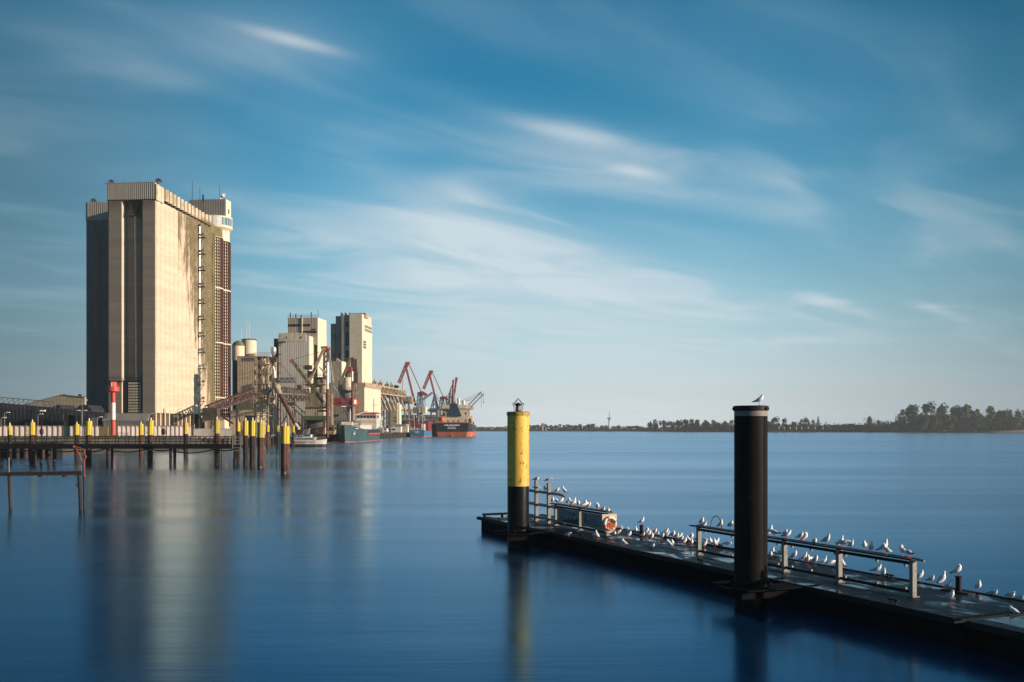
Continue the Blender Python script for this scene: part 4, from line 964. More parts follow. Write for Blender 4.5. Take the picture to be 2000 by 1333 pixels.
# ------------------------------------------------------------------ port buildings behind the quay
def win(t, px0, px1, py0, py1, d=0, m='glass_dark', name='window', face='front', y=None):
    a, b = t.L(px0, py0, d), t.L(px1, py1, d); yy = y if y is not None else t.L((px0+px1)/2, py0, d).y
    return MB().bx(a.x, b.x, yy-.06, yy+.05, b.z, a.z).build(name, m, t)
def tower_a():
    t = quay_thing('silo_building', 544, 390, 'pale clad silo building with a grey windowed top storey, behind the first crane', 'silo building'); L = t.L
    xl, xr = L(544, 0).x, L(605.5, 0).x; zt = L(0, 651).z; zr = L(0, 648).z
    MB().extr([(xl, 0, 0), (xr, 0, 0), (xr, 0, L(0, 657).z), (L(585, 0).x, 0, zt), (xl, 0, zt)], (0, 12.5, 0)).build('wall', 'white_wall', t)
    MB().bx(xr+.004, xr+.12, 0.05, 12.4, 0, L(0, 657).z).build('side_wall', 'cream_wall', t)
    MB().bx(xl-2.4, xl-.01, 1.5, 11, 0, L(0, 661).z).build('side_stair_tower', 'ship_navy', t)
    MB().bx(xl+.0, xl+11, -.12, -.01, L(0, 667).z, zt+.02).build('parapet_band', 'cream_clad', t)
    k = MB(); x0 = L(549, 0).x
    for i in range(10): z = 6+i*3.6; k.bx(x0-.6, x0+.6, -.8, -.02, z, z+.1)
    k.bar((x0-.3, -.4, 2), (x0-.3, -.4, zt-3), .09).bar((x0+.3, -.4, 2), (x0+.3, -.4, zt-3), .09); k.build('ladder', 'galvanised', t)
    for px in (560, 589): win(t, px, px+1.6, 658, 662, y=-.15)
    MB().bx(x0-.9, x0+2.4, -1.6, -.14, L(0, 669).z, L(0, 668).z).rail((x0-.9, -1.6, L(0, 668).z), (x0+2.4, -1.6, L(0, 668).z), 1.1, 4, .05).build('balcony', 'steel_grey', t)
    u0, u1 = L(564, 0, 6).x, L(623, 0, 6).x; uz = L(0, 622, 6).z; vz = L(0, 655, 6).z
    MB().bx(u0, u1, 5, 17, vz-4, uz).build('top_storey', 'head_clad', t)
    MB().bx(u1+.004, u1+.3, 5.1, 16.9, 0, uz).build('top_side_wall', 'cream_wall', t)
    for a, b, c, d_ in ((564.5, 609, 634.5, 639), (589, 622, 647.5, 652), (612, 620, 643.8, 646.5)):
        MB().bx(L(a, 0, 6).x, L(b, 0, 6).x, 4.92, 5.05, L(0, d_, 6).z, L(0, c, 6).z).build('window_strip', 'dark_slot', t)
    MB().bar((L(593, 0, 6).x, 4.85, vz), (L(593, 0, 6).x, 4.85, uz), .35).build('downpipe', 'cream_wall', t)
    k = MB().rail((u0, 5.2, uz), (u1, 5.2, uz), 1.1, 12, .05)
    k.build('roof_railing', 'steel_grey', t)
    for px, h in ((566, 2.2), (577, 1.8), (588, 1.4), (608, 2.4), (622, 3.4)): MB().bar((L(px, 0, 6).x, 7, uz), (L(px, 0, 6).x, 7, uz+h), .3 if h < 3 else .12).build('roof_mast', 'dark_steel', t)
tower_a()
def tower_b():
    t = quay_thing('silo_building', 643, 470, 'tall pale silo tower with round dark cells on its left', 'silo building'); L = t.L
    zt = L(0, 614).z
    for i, (px, pr_, top) in enumerate(((648, 5.5, 632), (658, 5.5, 617), (664, 4.5, 617))):
        x = L(px, 0).x; r_ = pr_/F*470; MB().lathe([(r_, 0), (r_, L(0, top).z), (0, L(0, top).z+.2)], x, 3.2, 24).build('round_cell', 'grey_concrete', t, True)
        for z in range(18, 50, 9): MB().bx(x+r_*.45-.4, x+r_*.45+.4, 3.2-r_*1.0, 3.2-r_*.6, z, z+1.6).build('window', 'glass_dark', t)
    x0, x1, x2 = L(667, 0).x, L(683.5, 0).x, L(708, 0).x
    MB().bx(x0, x1, .6, 19, 0, zt-.4).build('stair_tower', 'grey_concrete', t)
    for a, b in ((629, 639), (648, 676), (685, 699)): MB().bx(L(675, 0).x, x1-.1, .5, .7, L(0, b).z, L(0, a).z).build('stair_window', 'dark_slot', t)
    MB().bx(x1, x2, 0, 19, 0, zt).build('wall', 'cream_clad', t)
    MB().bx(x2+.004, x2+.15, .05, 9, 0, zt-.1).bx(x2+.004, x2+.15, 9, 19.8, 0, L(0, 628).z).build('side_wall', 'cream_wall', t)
    MB().bx(x2-6, x2+.9, 3.5, 9.5, L(0, 628).z+2, L(0, 628).z+4.2).build('roof_cabin', 'machine_beige', t)
    for z in (L(0, 636).z, L(0, 643).z):
        for i in range(9): MB().bx(x2+.14, x2+.22, 5+i*1.6, 5.9+i*1.6, z-.6, z+.7).build('window', 'glass_dark', t)
    for i in range(3):
        for j in range(3): MB().bx(x2+.14, x2+.24, 2.4+i*1.9, 3.8+i*1.9, L(0, 680).z+j*1.3, L(0, 680).z+j*1.3+1.0).build('window', 'glass_dark', t)
    for px in (660, 668, 677): MB().bx(L(px, 0).x, L(px+3, 0).x, 5, 7, zt-.4, zt+1.2).build('roof_vent', 'steel_grey', t)
tower_b()
def low_blocks():
    t = quay_thing('silo_building', 464, 345, 'broad beige clad block between the lattice tower and the pale silo building', 'silo building'); L = t.L
    a = L(463, 0).x; b = L(520, 0).x
    MB().bx(a, b, 0, 12, 0, L(0, 697).z).build('wall', 'beige_clad', t)
    MB().bx(a-.1, b+.1, -.1, 12, L(0, 697).z, L(0, 696).z).build('roof_edge', 'grey_clad', t)
    k = MB().rail((L(476, 0).x, -.1, L(0, 706).z), (L(498, 0).x, -.1, L(0, 706).z), 1.2, 5, .06); k.build('balcony_railing', 'steel_grey', t)
    t = quay_thing('storage_tank', 477, 362, 'white round tank with railed roof above the beige block', 'tank'); L = t.L
    r_ = 14.2/F*362; x = L(477, 0).x
    MB().lathe([(r_, 0), (r_, L(0, 664).z), (r_*.9, L(0, 662.5).z), (0, L(0, 662).z)], x, 5, 32).build('shell', 'cream_wall', t, True)
    k = MB()
    for i in range(16):
        c, s_ = r_*math.cos(i*.3927), r_*math.sin(i*.3927); k.bar((x+c, 5+s_, L(0, 664).z), (x+c, 5+s_, L(0, 661).z), .07)
    k.lathe([(r_, L(0, 661).z), (r_+.08, L(0, 661).z), (r_+.08, L(0, 660.6).z), (r_, L(0, 660.6).z)], x, 5, 24); k.build('roof_railing', 'steel_grey', t)
    for px, py in ((463, 642), (474, 624), (479, 626)): MB().tube((L(px, 0).x, 4, L(0, 663).z), (L(px, 0).x, 4, L(0, py).z), .10, .05, 6).build('antenna', 'white_paint', t)
    MB().bx(L(483, 0).x, L(493, 0).x, 2, 6, L(0, 697).z, L(0, 690).z).build('plant_box', 'machine_beige', t)
    t = quay_thing('storage_tank', 458, 352, 'domed cream tank half hidden behind the lattice tower', 'tank'); L = t.L
    x = L(455, 0).x; r_ = 12/F*352
    MB().lathe([(r_, L(0, 703).z), (r_, L(0, 674).z)], x, 5, 32).build('shell', 'cream_wall', t, True)
    MB().lathe([(r_+.1, L(0, 674).z), (r_*.8, L(0, 668).z), (r_*.35, L(0, 664).z), (0, L(0, 663).z)], x, 5, 32).build('dome', 'mossy_concrete', t, True)
    MB().lathe([(r_*.95, 0), (r_*.95, L(0, 703).z)], x, 5, 32).build('base', 'ship_navy', t, True)
    t = quay_thing('quay_shed', 450, 325, 'low beige quay shed with a dark gateway behind the yellow piles', 'shed'); L = t.L
    MB().bx(L(450, 0).x, L(504, 0).x, 0, 8, 0, L(0, 801).z).build('wall', 'beige_clad', t)
    MB().bx(L(480, 0).x, L(501, 0).x, -.06, .1, 0, L(0, 812).z).build('gateway', 'dark_slot', t)
    MB().bx(L(437, 0).x, L(448, 0).x, -4, -.5, 0, L(0, 815).z).bx(L(418, 0).x, L(433, 0).x, -8, -4, 0, L(0, 812).z).build('annex', 'cream_wall', t)
    t = quay_thing('silo_building', 647, 430, 'small beige clad block in front of the tall tower, between the two cranes', 'silo building'); L = t.L
    MB().bx(L(646, 0).x, L(667.5, 0).x, 0, 7, 0, L(0, 706).z).build('wall', 'beige_clad', t)
    MB().bx(L(667.5, 0).x+.004, L(667.5, 0).x+.12, .05, 6.9, 0, L(0, 706).z).build('side_wall', 'cream_wall', t)
    MB().extr([(L(655, 0).x, 1, L(0, 706).z), (L(664, 0).x, 1, L(0, 706).z), (L(656, 0).x, 1, L(0, 700).z)], (0, 3, 0)).build('roof_hatch', 'beige_clad', t)
    t = quay_thing('silo_building', 640, 452, 'long cream warehouse block at the foot of the tall tower beside the green ship', 'silo building'); L = t.L
    x2 = L(713, 0).x
    MB().bx(L(608, 0).x, x2, 0, 32, 0, L(0, 748).z).build('wall', 'beige_clad', t)
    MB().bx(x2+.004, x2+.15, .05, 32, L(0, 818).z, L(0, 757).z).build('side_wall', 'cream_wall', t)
    MB().bx(x2+.004, x2+.4, .0, 32.2, L(0, 757).z, L(0, 747).z).build('eaves_band', 'machine_beige', t)
    for i in range(11): MB().bx(x2+.004, x2+.5, .3+i*3.05, 1.5+i*3.05, 0, L(0, 818).z-.02).build('pier', 'cream_wall', t)
low_blocks()

# ------------------------------------------------------------------ conveyors, elevator tower, unloaders
def conveyor():
    t = quay_thing('conveyor_bridge', 408, 300, 'dark red lattice conveyor climbing from the ribbed silo to the elevator tower', 'conveyor'); L = t.L
    a, b = L(408, 807, -2), L(504, 772, 10)
    MB().truss(a, b, 2.2, 2.2, 13, .16).build('lattice', 'conveyor_red', t)
    MB().bar(a+V((0, 0, .3)), b+V((0, 0, .3)), 1.8, .5).build('belt', 'conveyor_red', t)
    MB().bx(a.x-1.5, a.x+3, a.y-1.2, a.y+1.2, a.z-2.2, a.z+1.5).build('tail_house', 'machine_dark', t)
    for f in (.05, .55): p = a.lerp(b, f); MB().bar((p.x, p.y, 0), p, .4).bar((p.x+2, p.y, 0), p, .3).build('trestle', 'machine_dark', t)
    MB().bar(L(425, 808), L(455, 828), .8, .5).build('chute', 'conveyor_red', t)
conveyor()
def elevator():
    t = quay_thing('elevator_tower', 518, 310, 'open beige elevator tower hung with pipes and a silvery vent head', 'elevator tower'); L = t.L
    x0, x1 = L(501, 0).x, L(527, 0).x; y0, y1 = -1.5, 3.0
    fl = [(L(0, p).z) for p in (835, 812, 788, 775, 750, 730, 712, 697)]
    k = MB()
    for x in (x0, (x0*.45+x1*.55), x1):
        for y in (y0, y1): k.bar((x, y, 0), (x, y, fl[-2] if x == x0 else fl[-1]), .34)
    for a, b in zip(fl[:3], fl[1:4]):
        for y in (y0, y1): k.bar((x0, y, a), (x1, y, b), .2).bar((x1, y, a), (x0, y, b), .2)
    k.build('frame', 'machine_beige', t)
    for z in fl[1:]:
        f = MB().bx(x0-.4, x1+.6, y0-.4, y1+.3, z-.15, z).rail((x0-.4, y0-.38, z), (x1+.6, y0-.38, z), 1.1, 7, .05); f.build('floor', 'machine_beige', t)
    r = random.Random(11)
    for i in range(11):
        a, b = sorted(r.sample(range(2, 8), 2)); x = r.uniform(x0+.3, x1-.3); x_ = x+r.uniform(-1.2, 1.2)
        MB().tube((x, r.uniform(y0, y1), fl[a]), (x_, r.uniform(y0, y1), fl[b]), r.uniform(.14, .3), n=8).build('pipe', r.choice(('machine_beige', 'machine_beige', 'cream_wall', 'steel_grey')), t, True)
    for i, (a, b, c, d_, m) in enumerate(((505, 516, 738, 749, 'machine_beige'), (515, 524, 760, 772, 'machine_beige'), (506, 517, 702, 711, 'machine_dark'), (507, 515, 717, 727, 'cream_wall'), (518, 527, 719, 729, 'machine_beige'))):
        MB().bx(L(a, 0).x, L(b, 0).x, -.8, 1.8, L(0, d_).z, L(0, c).z).build('machine_box', m, t)
    MB().lathe([(.1, -1.3), (1.15, -.9), (1.15, .9), (.1, 1.3)], 0, 0, 16).build('head_drum', 'machine_beige', t, True, loc=(L(512, 0).x, .2, L(0, 704).z)).rotation_euler = (rad(90), 0, 0)
    xs_ = L(532.5, 0).x
    MB().tube((xs_, 1, L(0, 716).z), (xs_, 1, L(0, 694).z), .42, n=12).build('vent_stack', 'rust', t, True)
    MB().lathe([(.45, L(0, 694).z), (.85, L(0, 689).z), (.95, L(0, 682).z), (.75, L(0, 678).z), (.6, L(0, 678).z)], xs_, 1, 16).build('vent_head', 'bright_pipe', t, True)
    MB().bx(xs_-.9, xs_+1.2, .2, 1.8, L(0, 707).z, L(0, 698).z).build('fan_box', 'machine_dark', t)
    for pts, m, r_ in (([(533, 716), (536, 726), (536.5, 742), (531, 750), (529, 760)], 'bright_pipe', .4), ([(530, 760), (524, 778), (520, 790)], 'steel_grey', .5), ([(536, 742), (540, 756)], 'machine_beige', .7)):
        MB().path([L(a, b) for a, b in pts], r_, 10).build('duct', m, t, True)
    # the loading arm: a thick rusty tube that slopes down over the quay edge
    a = L(540, 757, -2); e = L(577, 829, -8); q = L(584, 838, -9)
    MB().ell(L(541, 757, -2), (1.2, 1.2, 1.2), 14, 10).tube(a, L(548, 772, -3), 1.0, .75, 12).build('knuckle', 'machine_beige', t, True)
    MB().tube(L(547, 770, -3), e, .62, n=12).tube(a.lerp(e, .25), a.lerp(e, .5), .74, n=12).build('loading_arm', 'rust', t, True)
    MB().tube(e, q, .55, .45, 10).build('spout', 'cream_wall', t, True)
    j = MB(); j.truss(L(534, 747), L(578, 747), 1.3, 1.3, 9, .10); j.build('jib_walkway', 'steel_grey', t)
    w_ = MB()
    for p, q2 in (((552, 715), (578, 747)), ((534, 716), (552, 715)), ((578, 747), (570, 797))): w_.tube(L(*p), L(*q2), .06, n=5)
    w_.build('stay_wire', 'dark_steel', t)
    j = MB().truss(L(550, 766), L(602, 770, 30), 1.6, 1.5, 11, .11).truss(L(560, 783), L(602, 784, 30), 1.8, 1.8, 9, .14); j.build('link_bridge', 'machine_dark', t)
    k = MB()
    for p, q2 in (((560, 785), (592, 815)), ((570, 785), (596, 808)), ((575, 770), (575, 836)), ((548, 772), (548, 836)), ((560, 812), (545, 836)), ((538, 760), (541, 836))): k.bar(L(*p), L(*q2), .3)
    for i in range(8): k.bar(L(553+i*6, 800+3*(i % 3)), L(556+i*6, 836), .18)
    k.bx(L(563, 0).x, L(577, 0).x, 0, 2, L(0, 792).z, L(0, 786).z).bx(L(582, 0).x, L(590, 0).x, 0, 2, L(0, 762).z, L(0, 752).z); k.build('lower_struts', 'machine_dark', t)
elevator()
def unloader(px, Y, apex, house, mast, foot, boom, label, m_house, m_boom, s):
    t = quay_thing('ship_unloader', px, Y, label, 'crane', 'ship unloaders on the quay'); L = t.L
    hx0, hx1, hy0, hy1 = house
    # portal with four legs
    pz = L(0, hy1).z; x0, x1 = L(hx0-3, 0).x, L(hx1+2, 0).x
    k = MB()
    for x in (x0, x1):
        for y in (-4.5, 4.5): k.bar((x, y*1.25, 0), (x, y, pz), .8)
        k.bar((x, -5.2, pz*.45), (x, 5.2, pz*.45), .4)
    k.build('portal_leg', 'machine_dark', t)
    MB().bx(x0-.5, x1+.5, -5, 5, pz-.2-(L(0, 813).z-L(0, 820).z), pz-.0).build('portal_beam', 'green_beam' if s else 'steel_grey', t)
    return t, L, pz
def unloader_one():
    t, L, pz = unloader(620, 345, None, (602, 640, 768, 813), None, None, None, 'nearer ship unloader crane with a beige machine house and a green boom', '', '', 1)
    MB().bx(L(602.5, 0).x, L(639, 0).x, -4, 4, pz, L(0, 797).z).build('lower_cabin', 'beige_clad', t)
    MB().bx(L(602.5, 0).x+.2, L(638, 0).x, -3.8, 4, L(0, 797).z, L(0, 769).z).build('machine_house', 'mossy_beige' if 'mossy_beige' in MATS else mat('mossy_beige', (.33, .28, .21), (.24, .20, .14), rough=.8, sc=.4, st=(1, 1, .3), c3=(.1, .09, .06), sc3=.4), t)
    MB().bx(L(621, 0).x, L(629, 0).x, -4.06, -3.9, L(0, 812).z, L(0, 805).z).build('door', 'grey_clad', t)
    MB().bx(L(602, 0).x, L(640, 0).x, -4.4, 4.4, L(0, 797).z-.1, L(0, 796).z).build('ledge', 'machine_dark', t)
    for a, b, c, d_, m in ((607, 628, 755, 769, 'grey_concrete'), (598, 636, 750, 755, 'boom_green'), (612, 634, 738, 750, 'steel_grey'), (600, 611, 725, 738, 'machine_dark'), (624, 640, 740, 768, 'machine_beige')):
        MB().lathe([(L(b, 0).x/2-L(a, 0).x/2, L(0, d_).z), (L(b, 0).x/2-L(a, 0).x/2, L(0, c).z)], (L(a, 0).x+L(b, 0).x)/2, 0, 16).build('slewing_stage', m, t, True)
    for z, a, b in ((752, 596, 640), (738, 598, 642), (768, 600, 645), (722, 598, 612)):
        MB().rail((L(a, 0).x, -3.4, L(0, z).z), (L(b, 0).x, -3.4, L(0, z).z), 1.1, 8, .06).bx(L(a, 0).x, L(b, 0).x, -3.4, -1, L(0, z).z-.15, L(0, z).z).build('platform', 'machine_dark', t)
    MB().bx(L(598, 0).x, L(608, 0).x, -2, 1, L(0, 722).z, L(0, 714).z).build('drive_box', 'machine_dark', t)
    MB().bar(L(603, 748, -5), L(633, 680, -5), .9, .9).build('luffing_arm', 'machine_beige', t); MB().bar(L(605, 748, 4), L(634, 680, 4), .5, .5).build('luffing_arm', 'machine_beige', t)
    MB().bx(L(631, 0).x, L(644, 0).x, -2.5, 2.5, L(0, 683).z, L(0, 678).z).build('crown_beam', 'crane_red', t)
    MB().truss(L(637, 742), L(638, 682), 1.3, 1.5, 12, .12).build('mast_lattice', 'machine_dark', t)
    MB().bar(L(641, 684, 2), L(651, 744, 2), .45).bar(L(643, 684, -3), L(650, 748, -3), .35).bar(L(645, 720), L(652, 748), .3).build('back_stay', 'machine_beige', t)
    b = MB().truss(L(568, 704, -8), L(631, 789, -9), .6, .7, 15, .13); b.bar(L(568, 705, -8), L(631, 790, -9), .5, .35); b.build('boom', 'boom_green', t)
    MB().bar(L(567.5, 703.5, -8), L(570, 707, -8), 1.1).build('boom_tip', 'crane_red', t)
    h = MB(); p = L(632, 793, -9)
    for i in range(9): h.bar(p+V((-1.8+i*.45, 0, -.9+(i % 3)*.9)), p+V((.6+(i % 2)*1.2, .4, (i % 4)*.5-.8)), .3)
    h.bx(p.x-2.2, p.x+1.5, p.y-.6, p.y+.6, p.z-2, p.z-1.4); h.build('suction_head', 'machine_dark', t)
    MB().tube(L(639.5, 855, -10), L(639.5, 760, -10), .48, n=12).build('lift_tube', 'rust', t, True)
    for a, b in (((568, 704), (604, 724)), ((568, 704), (640, 684)), ((637, 681), (600, 725)), ((644, 681), (688, 770))): MB().tube(L(*a, -8), L(*b, -4), .06, n=5).build('stay_wire', 'dark_steel', t)
    MB().tube(L(639.5, 760, -10), L(639.5, 708, -10), .44, n=12).build('upper_tube', 'bright_pipe', t, True)
    MB().bar(L(624, 717, -6), L(637, 734, -8), .35).bar(L(624, 717, -6), L(640, 730, -8), .2).build('white_strut', 'white_paint', t)
    k = MB().truss(L(646, 830), L(646, 770), 1.4, 1.4, 14, .12); k.build('stair', 'machine_beige', t)
    c = MB().tube(L(575, 837), L(585, 828), .9, n=10).ell(L(612, 832), (4.2, 2, 3.2), 14, 8); c.build('hopper_drum', 'machine_dark', t, True)
    MB().path([L(606+9*math.cos(a)*.9, 838-14*math.sin(a)) for a in [math.pi*(1-i/10) for i in range(11)]], .22, 6).build('hose_loop', 'machine_beige', t, True)
unloader_one()
def unloader_two():
    t, L, pz = unloader(676, 375, None, (655, 696, 780, 822), None, None, None, 'farther ship unloader crane with a red and grey machine house above the green ship', '', '', 0)
    MB().bx(L(655, 0).x, L(688, 0).x, -3.5, 4, pz, L(0, 795).z).build('lower_cabin', 'grey_clad', t)
    MB().bx(L(656, 0).x, L(696, 0).x, -4, 4, L(0, 793).z, L(0, 779).z).build('machine_house', 'red_cabin', t)
    MB().bx(L(694, 0).x, L(698, 0).x, -4.3, -1, L(0, 790).z, L(0, 782).z).build('cab_window', 'cream_wall', t)
    for a, b, c, d_ in ((666, 672, 786, 789), (660, 667, 810, 813.5)): MB().bx(L(a, 0).x, L(b, 0).x, -4.08, -3.4, L(0, d_).z, L(0, c).z).build('window', 'glass_dark', t)
    MB().bx(L(653, 0).x, L(690, 0).x, -4.4, 4.2, L(0, 824).z, L(0, 818).z).build('portal_skirt', 'galvanised', t)
    for a, b, c, d_, m in ((663, 692, 762, 779, 'steel_grey'), (668, 690, 738, 762, 'cream_wall'), (660, 672, 745, 765, 'grey_concrete'), (674, 684, 730, 740, 'machine_dark')):
        MB().lathe([(L(b, 0).x/2-L(a, 0).x/2, L(0, d_).z), (L(b, 0).x/2-L(a, 0).x/2, L(0, c).z)], (L(a, 0).x+L(b, 0).x)/2, 0, 16).build('slewing_stage', m, t, True)
    for z, a, b in ((764, 654, 700), (778, 650, 698)):
        MB().rail((L(a, 0).x, -3.6, L(0, z).z), (L(b, 0).x, -3.6, L(0, z).z), 1.1, 8, .06).bx(L(a, 0).x, L(b, 0).x, -3.6, -1, L(0, z).z-.15, L(0, z).z).build('platform', 'machine_dark', t)
    MB().bar(L(663, 752, -4), L(684, 702, -4), .9).build('luffing_arm', 'boom_green', t); MB().bar(L(664, 752, 3), L(685, 702, 3), .5).build('luffing_arm', 'boom_green', t)
    MB().truss(L(690, 748), L(687, 702), 1.6, 1.6, 10, .2).bar(L(684, 702), L(692, 701), 1.0).build('mast_lattice', 'machine_dark', t)
    MB().bar(L(691, 706), L(696, 762), .4).bar(L(688, 720), L(694, 762), .3).build('back_stay', 'machine_beige', t)
    MB().bx(L(681, 0).x, L(690, 0).x, -2.5, 2.5, L(0, 728).z, L(0, 718).z).build('red_stage', 'red_cabin', t)
    MB().tube(L(651, 755, -7), L(681, 798, -8), .42, n=10).build('white_boom', 'bright_pipe', t, True)
    p = L(683, 799, -8); MB().ell(p, (1.0, .8, 1.0), 10, 8).bar(p+V((-2, 0, -.9)), p+V((1, 0, -.9)), .3).build('suction_head', 'steel_grey', t, True)
    MB().tube(L(688, 835, -9), L(688, 745, -9), .42, n=10).build('lift_tube', 'rust', t, True)
    MB().tube(L(688, 745, -9), L(688, 726, -9), .40, n=10).build('upper_tube', 'bright_pipe', t, True)
    MB().tube(L(679, 830, -8), L(679, 800, -8), .18, n=8).build('white_hose', 'white_paint', t, True)
    MB().bar(L(696, 770), L(692, 784), .25).bar(L(699, 764), L(693, 790), .25).build('brace', 'machine_beige', t)
unloader_two()
def gallery():
    t = quay_thing('loading_gallery', 728, 500, 'beige loading gallery on trestles with a row of slanting chutes', 'loading gallery'); L = t.L
    a, b = L(724, 768), L(782, 776, 85)
    MB().truss(a, b, 6, 3.6, 16, .28).bar(a+V((0, 0, .4)), b+V((0, 0, .4)), 5.5, .8).build('gallery', 'machine_beige', t)
    MB().bar(a+V((0, 0, 3.9)), b+V((0, 0, 3.9)), 5, .8).build('roof', 'machine_beige', t)
    for i in range(7):
        p = a.lerp(b, .06+i*.135); q = p+V((4.2, -1, -5.6)); MB().tube(p+V((1.5, 0, 0)), q, .55, n=10).tube(q, q+V((1.2, 0, -3)), .5, n=10).build('chute', 'machine_beige', t, True)
    for i in range(5):
        p = a.lerp(b, .05+i*.2); k = MB()
        for dx in (-2.6, 2.6): k.bar((p.x+dx, p.y, 0), (p.x+dx, p.y, p.z), .7)
        n_ = 4
        for j in range(n_):
            z0, z1 = p.z*j/n_, p.z*(j+1)/n_; k.bar((p.x-2.6, p.y, z0), (p.x+2.6, p.y, z1), .3).bar((p.x+2.6, p.y, z0), (p.x-2.6, p.y, z1), .3); k.bar((p.x-2.6, p.y, z1), (p.x+2.6, p.y, z1), .3)
        k.build('trestle', 'steel_grey', t)
    for f in (.12, .3, .52, .66): p = a.lerp(b, f); MB().bx(p.x-1.2, p.x+1.2, p.y-1.2, p.y+1.2, p.z+4.2, p.z+6.2).tube(p+V((0, 0, 6)), p+V((0, 0, 7.5)), .4, n=8).build('filter_box', 'machine_beige', t)
    t = quay_thing('office_block', 755, 545, 'beige control building with four small dark windows below the loading gallery', 'building'); L = t.L
    MB().bx(L(755, 0).x, L(776, 0).x, 0, 8, L(0, 829).z, L(0, 787).z).build('wall', 'beige_clad', t)
    for z in (803, 797): MB().bx(L(754.8, 0).x, L(776.2, 0).x, -.12, -.01, L(0, z+.5).z, L(0, z).z).build('seam_band', 'machine_beige', t)
    for px in (758.5, 770):
        for py in (815, 822): 
            MB().bx(L(px, 0).x, L(px+4.6, 0).x, -.08, .05, L(0, py+2.4).z, L(0, py).z).build('window', 'glass_dark', t)
    MB().bx(L(753, 0).x, L(795, 0).x, -1, 8, L(0, 832).z, L(0, 829).z).build('deck_beam', 'machine_beige', t)
    for px in (757, 775, 793): MB().bar((L(px, 0).x, 1, 0), (L(px, 0).x, 1, L(0, 830).z), .8).build('leg', 'machine_dark', t)
    MB().bx(L(776, 0).x+.01, L(780, 0).x, 1, 6, L(0, 829).z, L(0, 790).z).build('side_shaft', 'cream_wall', t)
    t = quay_thing('ship_loader', 795, 618, 'beige ship loader with a cluttered machine deck beside the control building', 'crane'); L = t.L
    for x in (791, 799): MB().bar(L(x, 0)*V((1, 0, 0)) if False else V((L(x, 0).x, 0, 0)), V((L(x-1, 0).x, 0, L(0, 786).z)), 1.0).build('leg', 'machine_beige', t)
    MB().bar(L(780, 833), L(794, 815), .5).bar(L(798, 788), L(808, 818), .8).bar(L(784, 833), L(797, 800), .4).build('brace', 'machine_beige', t)
    r = random.Random(2); k = MB()
    k.bx(L(776, 0).x, L(808, 0).x, -3, 3, L(0, 789).z, L(0, 785).z); k.bx(L(781, 0).x, L(806, 0).x, -2, 2, L(0, 785).z, L(0, 775).z)
    for i in range(16):
        x = r.uniform(778, 804); y = r.uniform(770, 786); k.bar(L(x, y, -4), L(x+r.uniform(-5, 5), y-r.uniform(1, 8), -4), r.uniform(.3, .7))
    k.build('machine_deck', 'machine_beige', t)
    MB().rail((L(776, 0).x, -3, L(0, 785).z), (L(808, 0).x, -3, L(0, 785).z), 1.3, 9, .1).build('railing', 'cream_wall', t)
    MB().bar(L(785, 778), L(787, 742), .7).bar(L(784, 784), L(765, 788), 1.2).build('white_post', 'cream_wall', t)
    MB().lathe([(2.2, L(0, 757).z), (2.4, L(0, 755).z), (1.6, L(0, 753).z), (0, L(0, 752).z)], L(771, 0).x, 2, 14).tube((L(769, 0).x, 2, L(0, 782).z), (L(769, 0).x, 2, L(0, 756).z), .7, n=8).tube((L(773, 0).x, 2, L(0, 782).z), (L(773, 0).x, 2, L(0, 756).z), .7, n=8).build('filter_tower', 'machine_dark', t)
gallery()
# pile row that carries the quay edge, and clutter on the quay
qp = Th('quay_edge', (qx(250), 250, 0), 'quay edge on a row of dark timber piles between the launch and the ships', 'quay')
qv = [V((qx(Y), Y, 0))-qp.o for Y in (250, 330, 620, 720)]
e_, f_ = MB(), MB()
for a_, b_ in zip(qv, qv[1:]):
    a_, b_ = a_+V((0, 0, 0)), b_+V((0, 0, 0))
    e_.bar(a_+V((-.35, .01, 2.58)), b_+V((-.35, -.01, 2.58)), 1.3, .74); f_.bar(a_+V((-1.7, 0, .4)), b_+V((-1.7, 0, .4)), 1.5, 3.6)
e_.build('edge_beam', 'quay_concrete', qp); f_.build('face', 'dark_slot', qp)
fp = MB()
for i in range(146):
    Y = 251+i*3.2; fp.tube((qx(Y)+.5-qp.o.x, Y-250, -1), (qx(Y)+.5-qp.o.x, Y-250, 3.0-.25*(i % 3)), .38, n=7, mi=0 if i % 3 else 1)
seta(fp.build('fender_pile', ['pile_rust_dark', 'machine_dark'], qp), kind='stuff')
def van(px, Y, label, m, name='van'):
    t = quay_thing(name, px, Y, label, name, 'vehicles on the quay'); x = t.L(px, 0).x
    MB().loft([[(x-.95, 0, .45), (x+.95, 0, .45), (x+.95, 0, 1.4), (x+.8, .0, 2.1), (x-.8, 0, 2.1), (x-.95, 0, 1.4)], [(x-.95, 3.6, .45), (x+.95, 3.6, .45), (x+.95, 3.6, 1.4), (x+.8, 3.2, 2.1), (x-.8, 3.2, 2.1), (x-.95, 3.6, 1.4)],
               [(x-.93, 4.9, .45), (x+.93, 4.9, .45), (x+.9, 4.8, 1.0), (x+.85, 4.6, 1.15), (x-.85, 4.6, 1.15), (x-.9, 4.8, 1.0)]]).build('body', m, t)
    MB().bx(x-.72, x+.72, -.04, .02, 1.35, 1.95).build('rear_window', 'glass_dark', t)
    for a in (-.9, .9):
        for b in (.8, 3.9): MB().tube((x+a-.1, b, .36), (x+a+.1, b, .36), .36, n=12).build('wheel', 'black_paint', t)
van(741, 500, 'left white van parked on the quay behind the green ship', 'white_plain'); van(752, 520, 'right white van parked on the quay below the control building', 'white_plain')
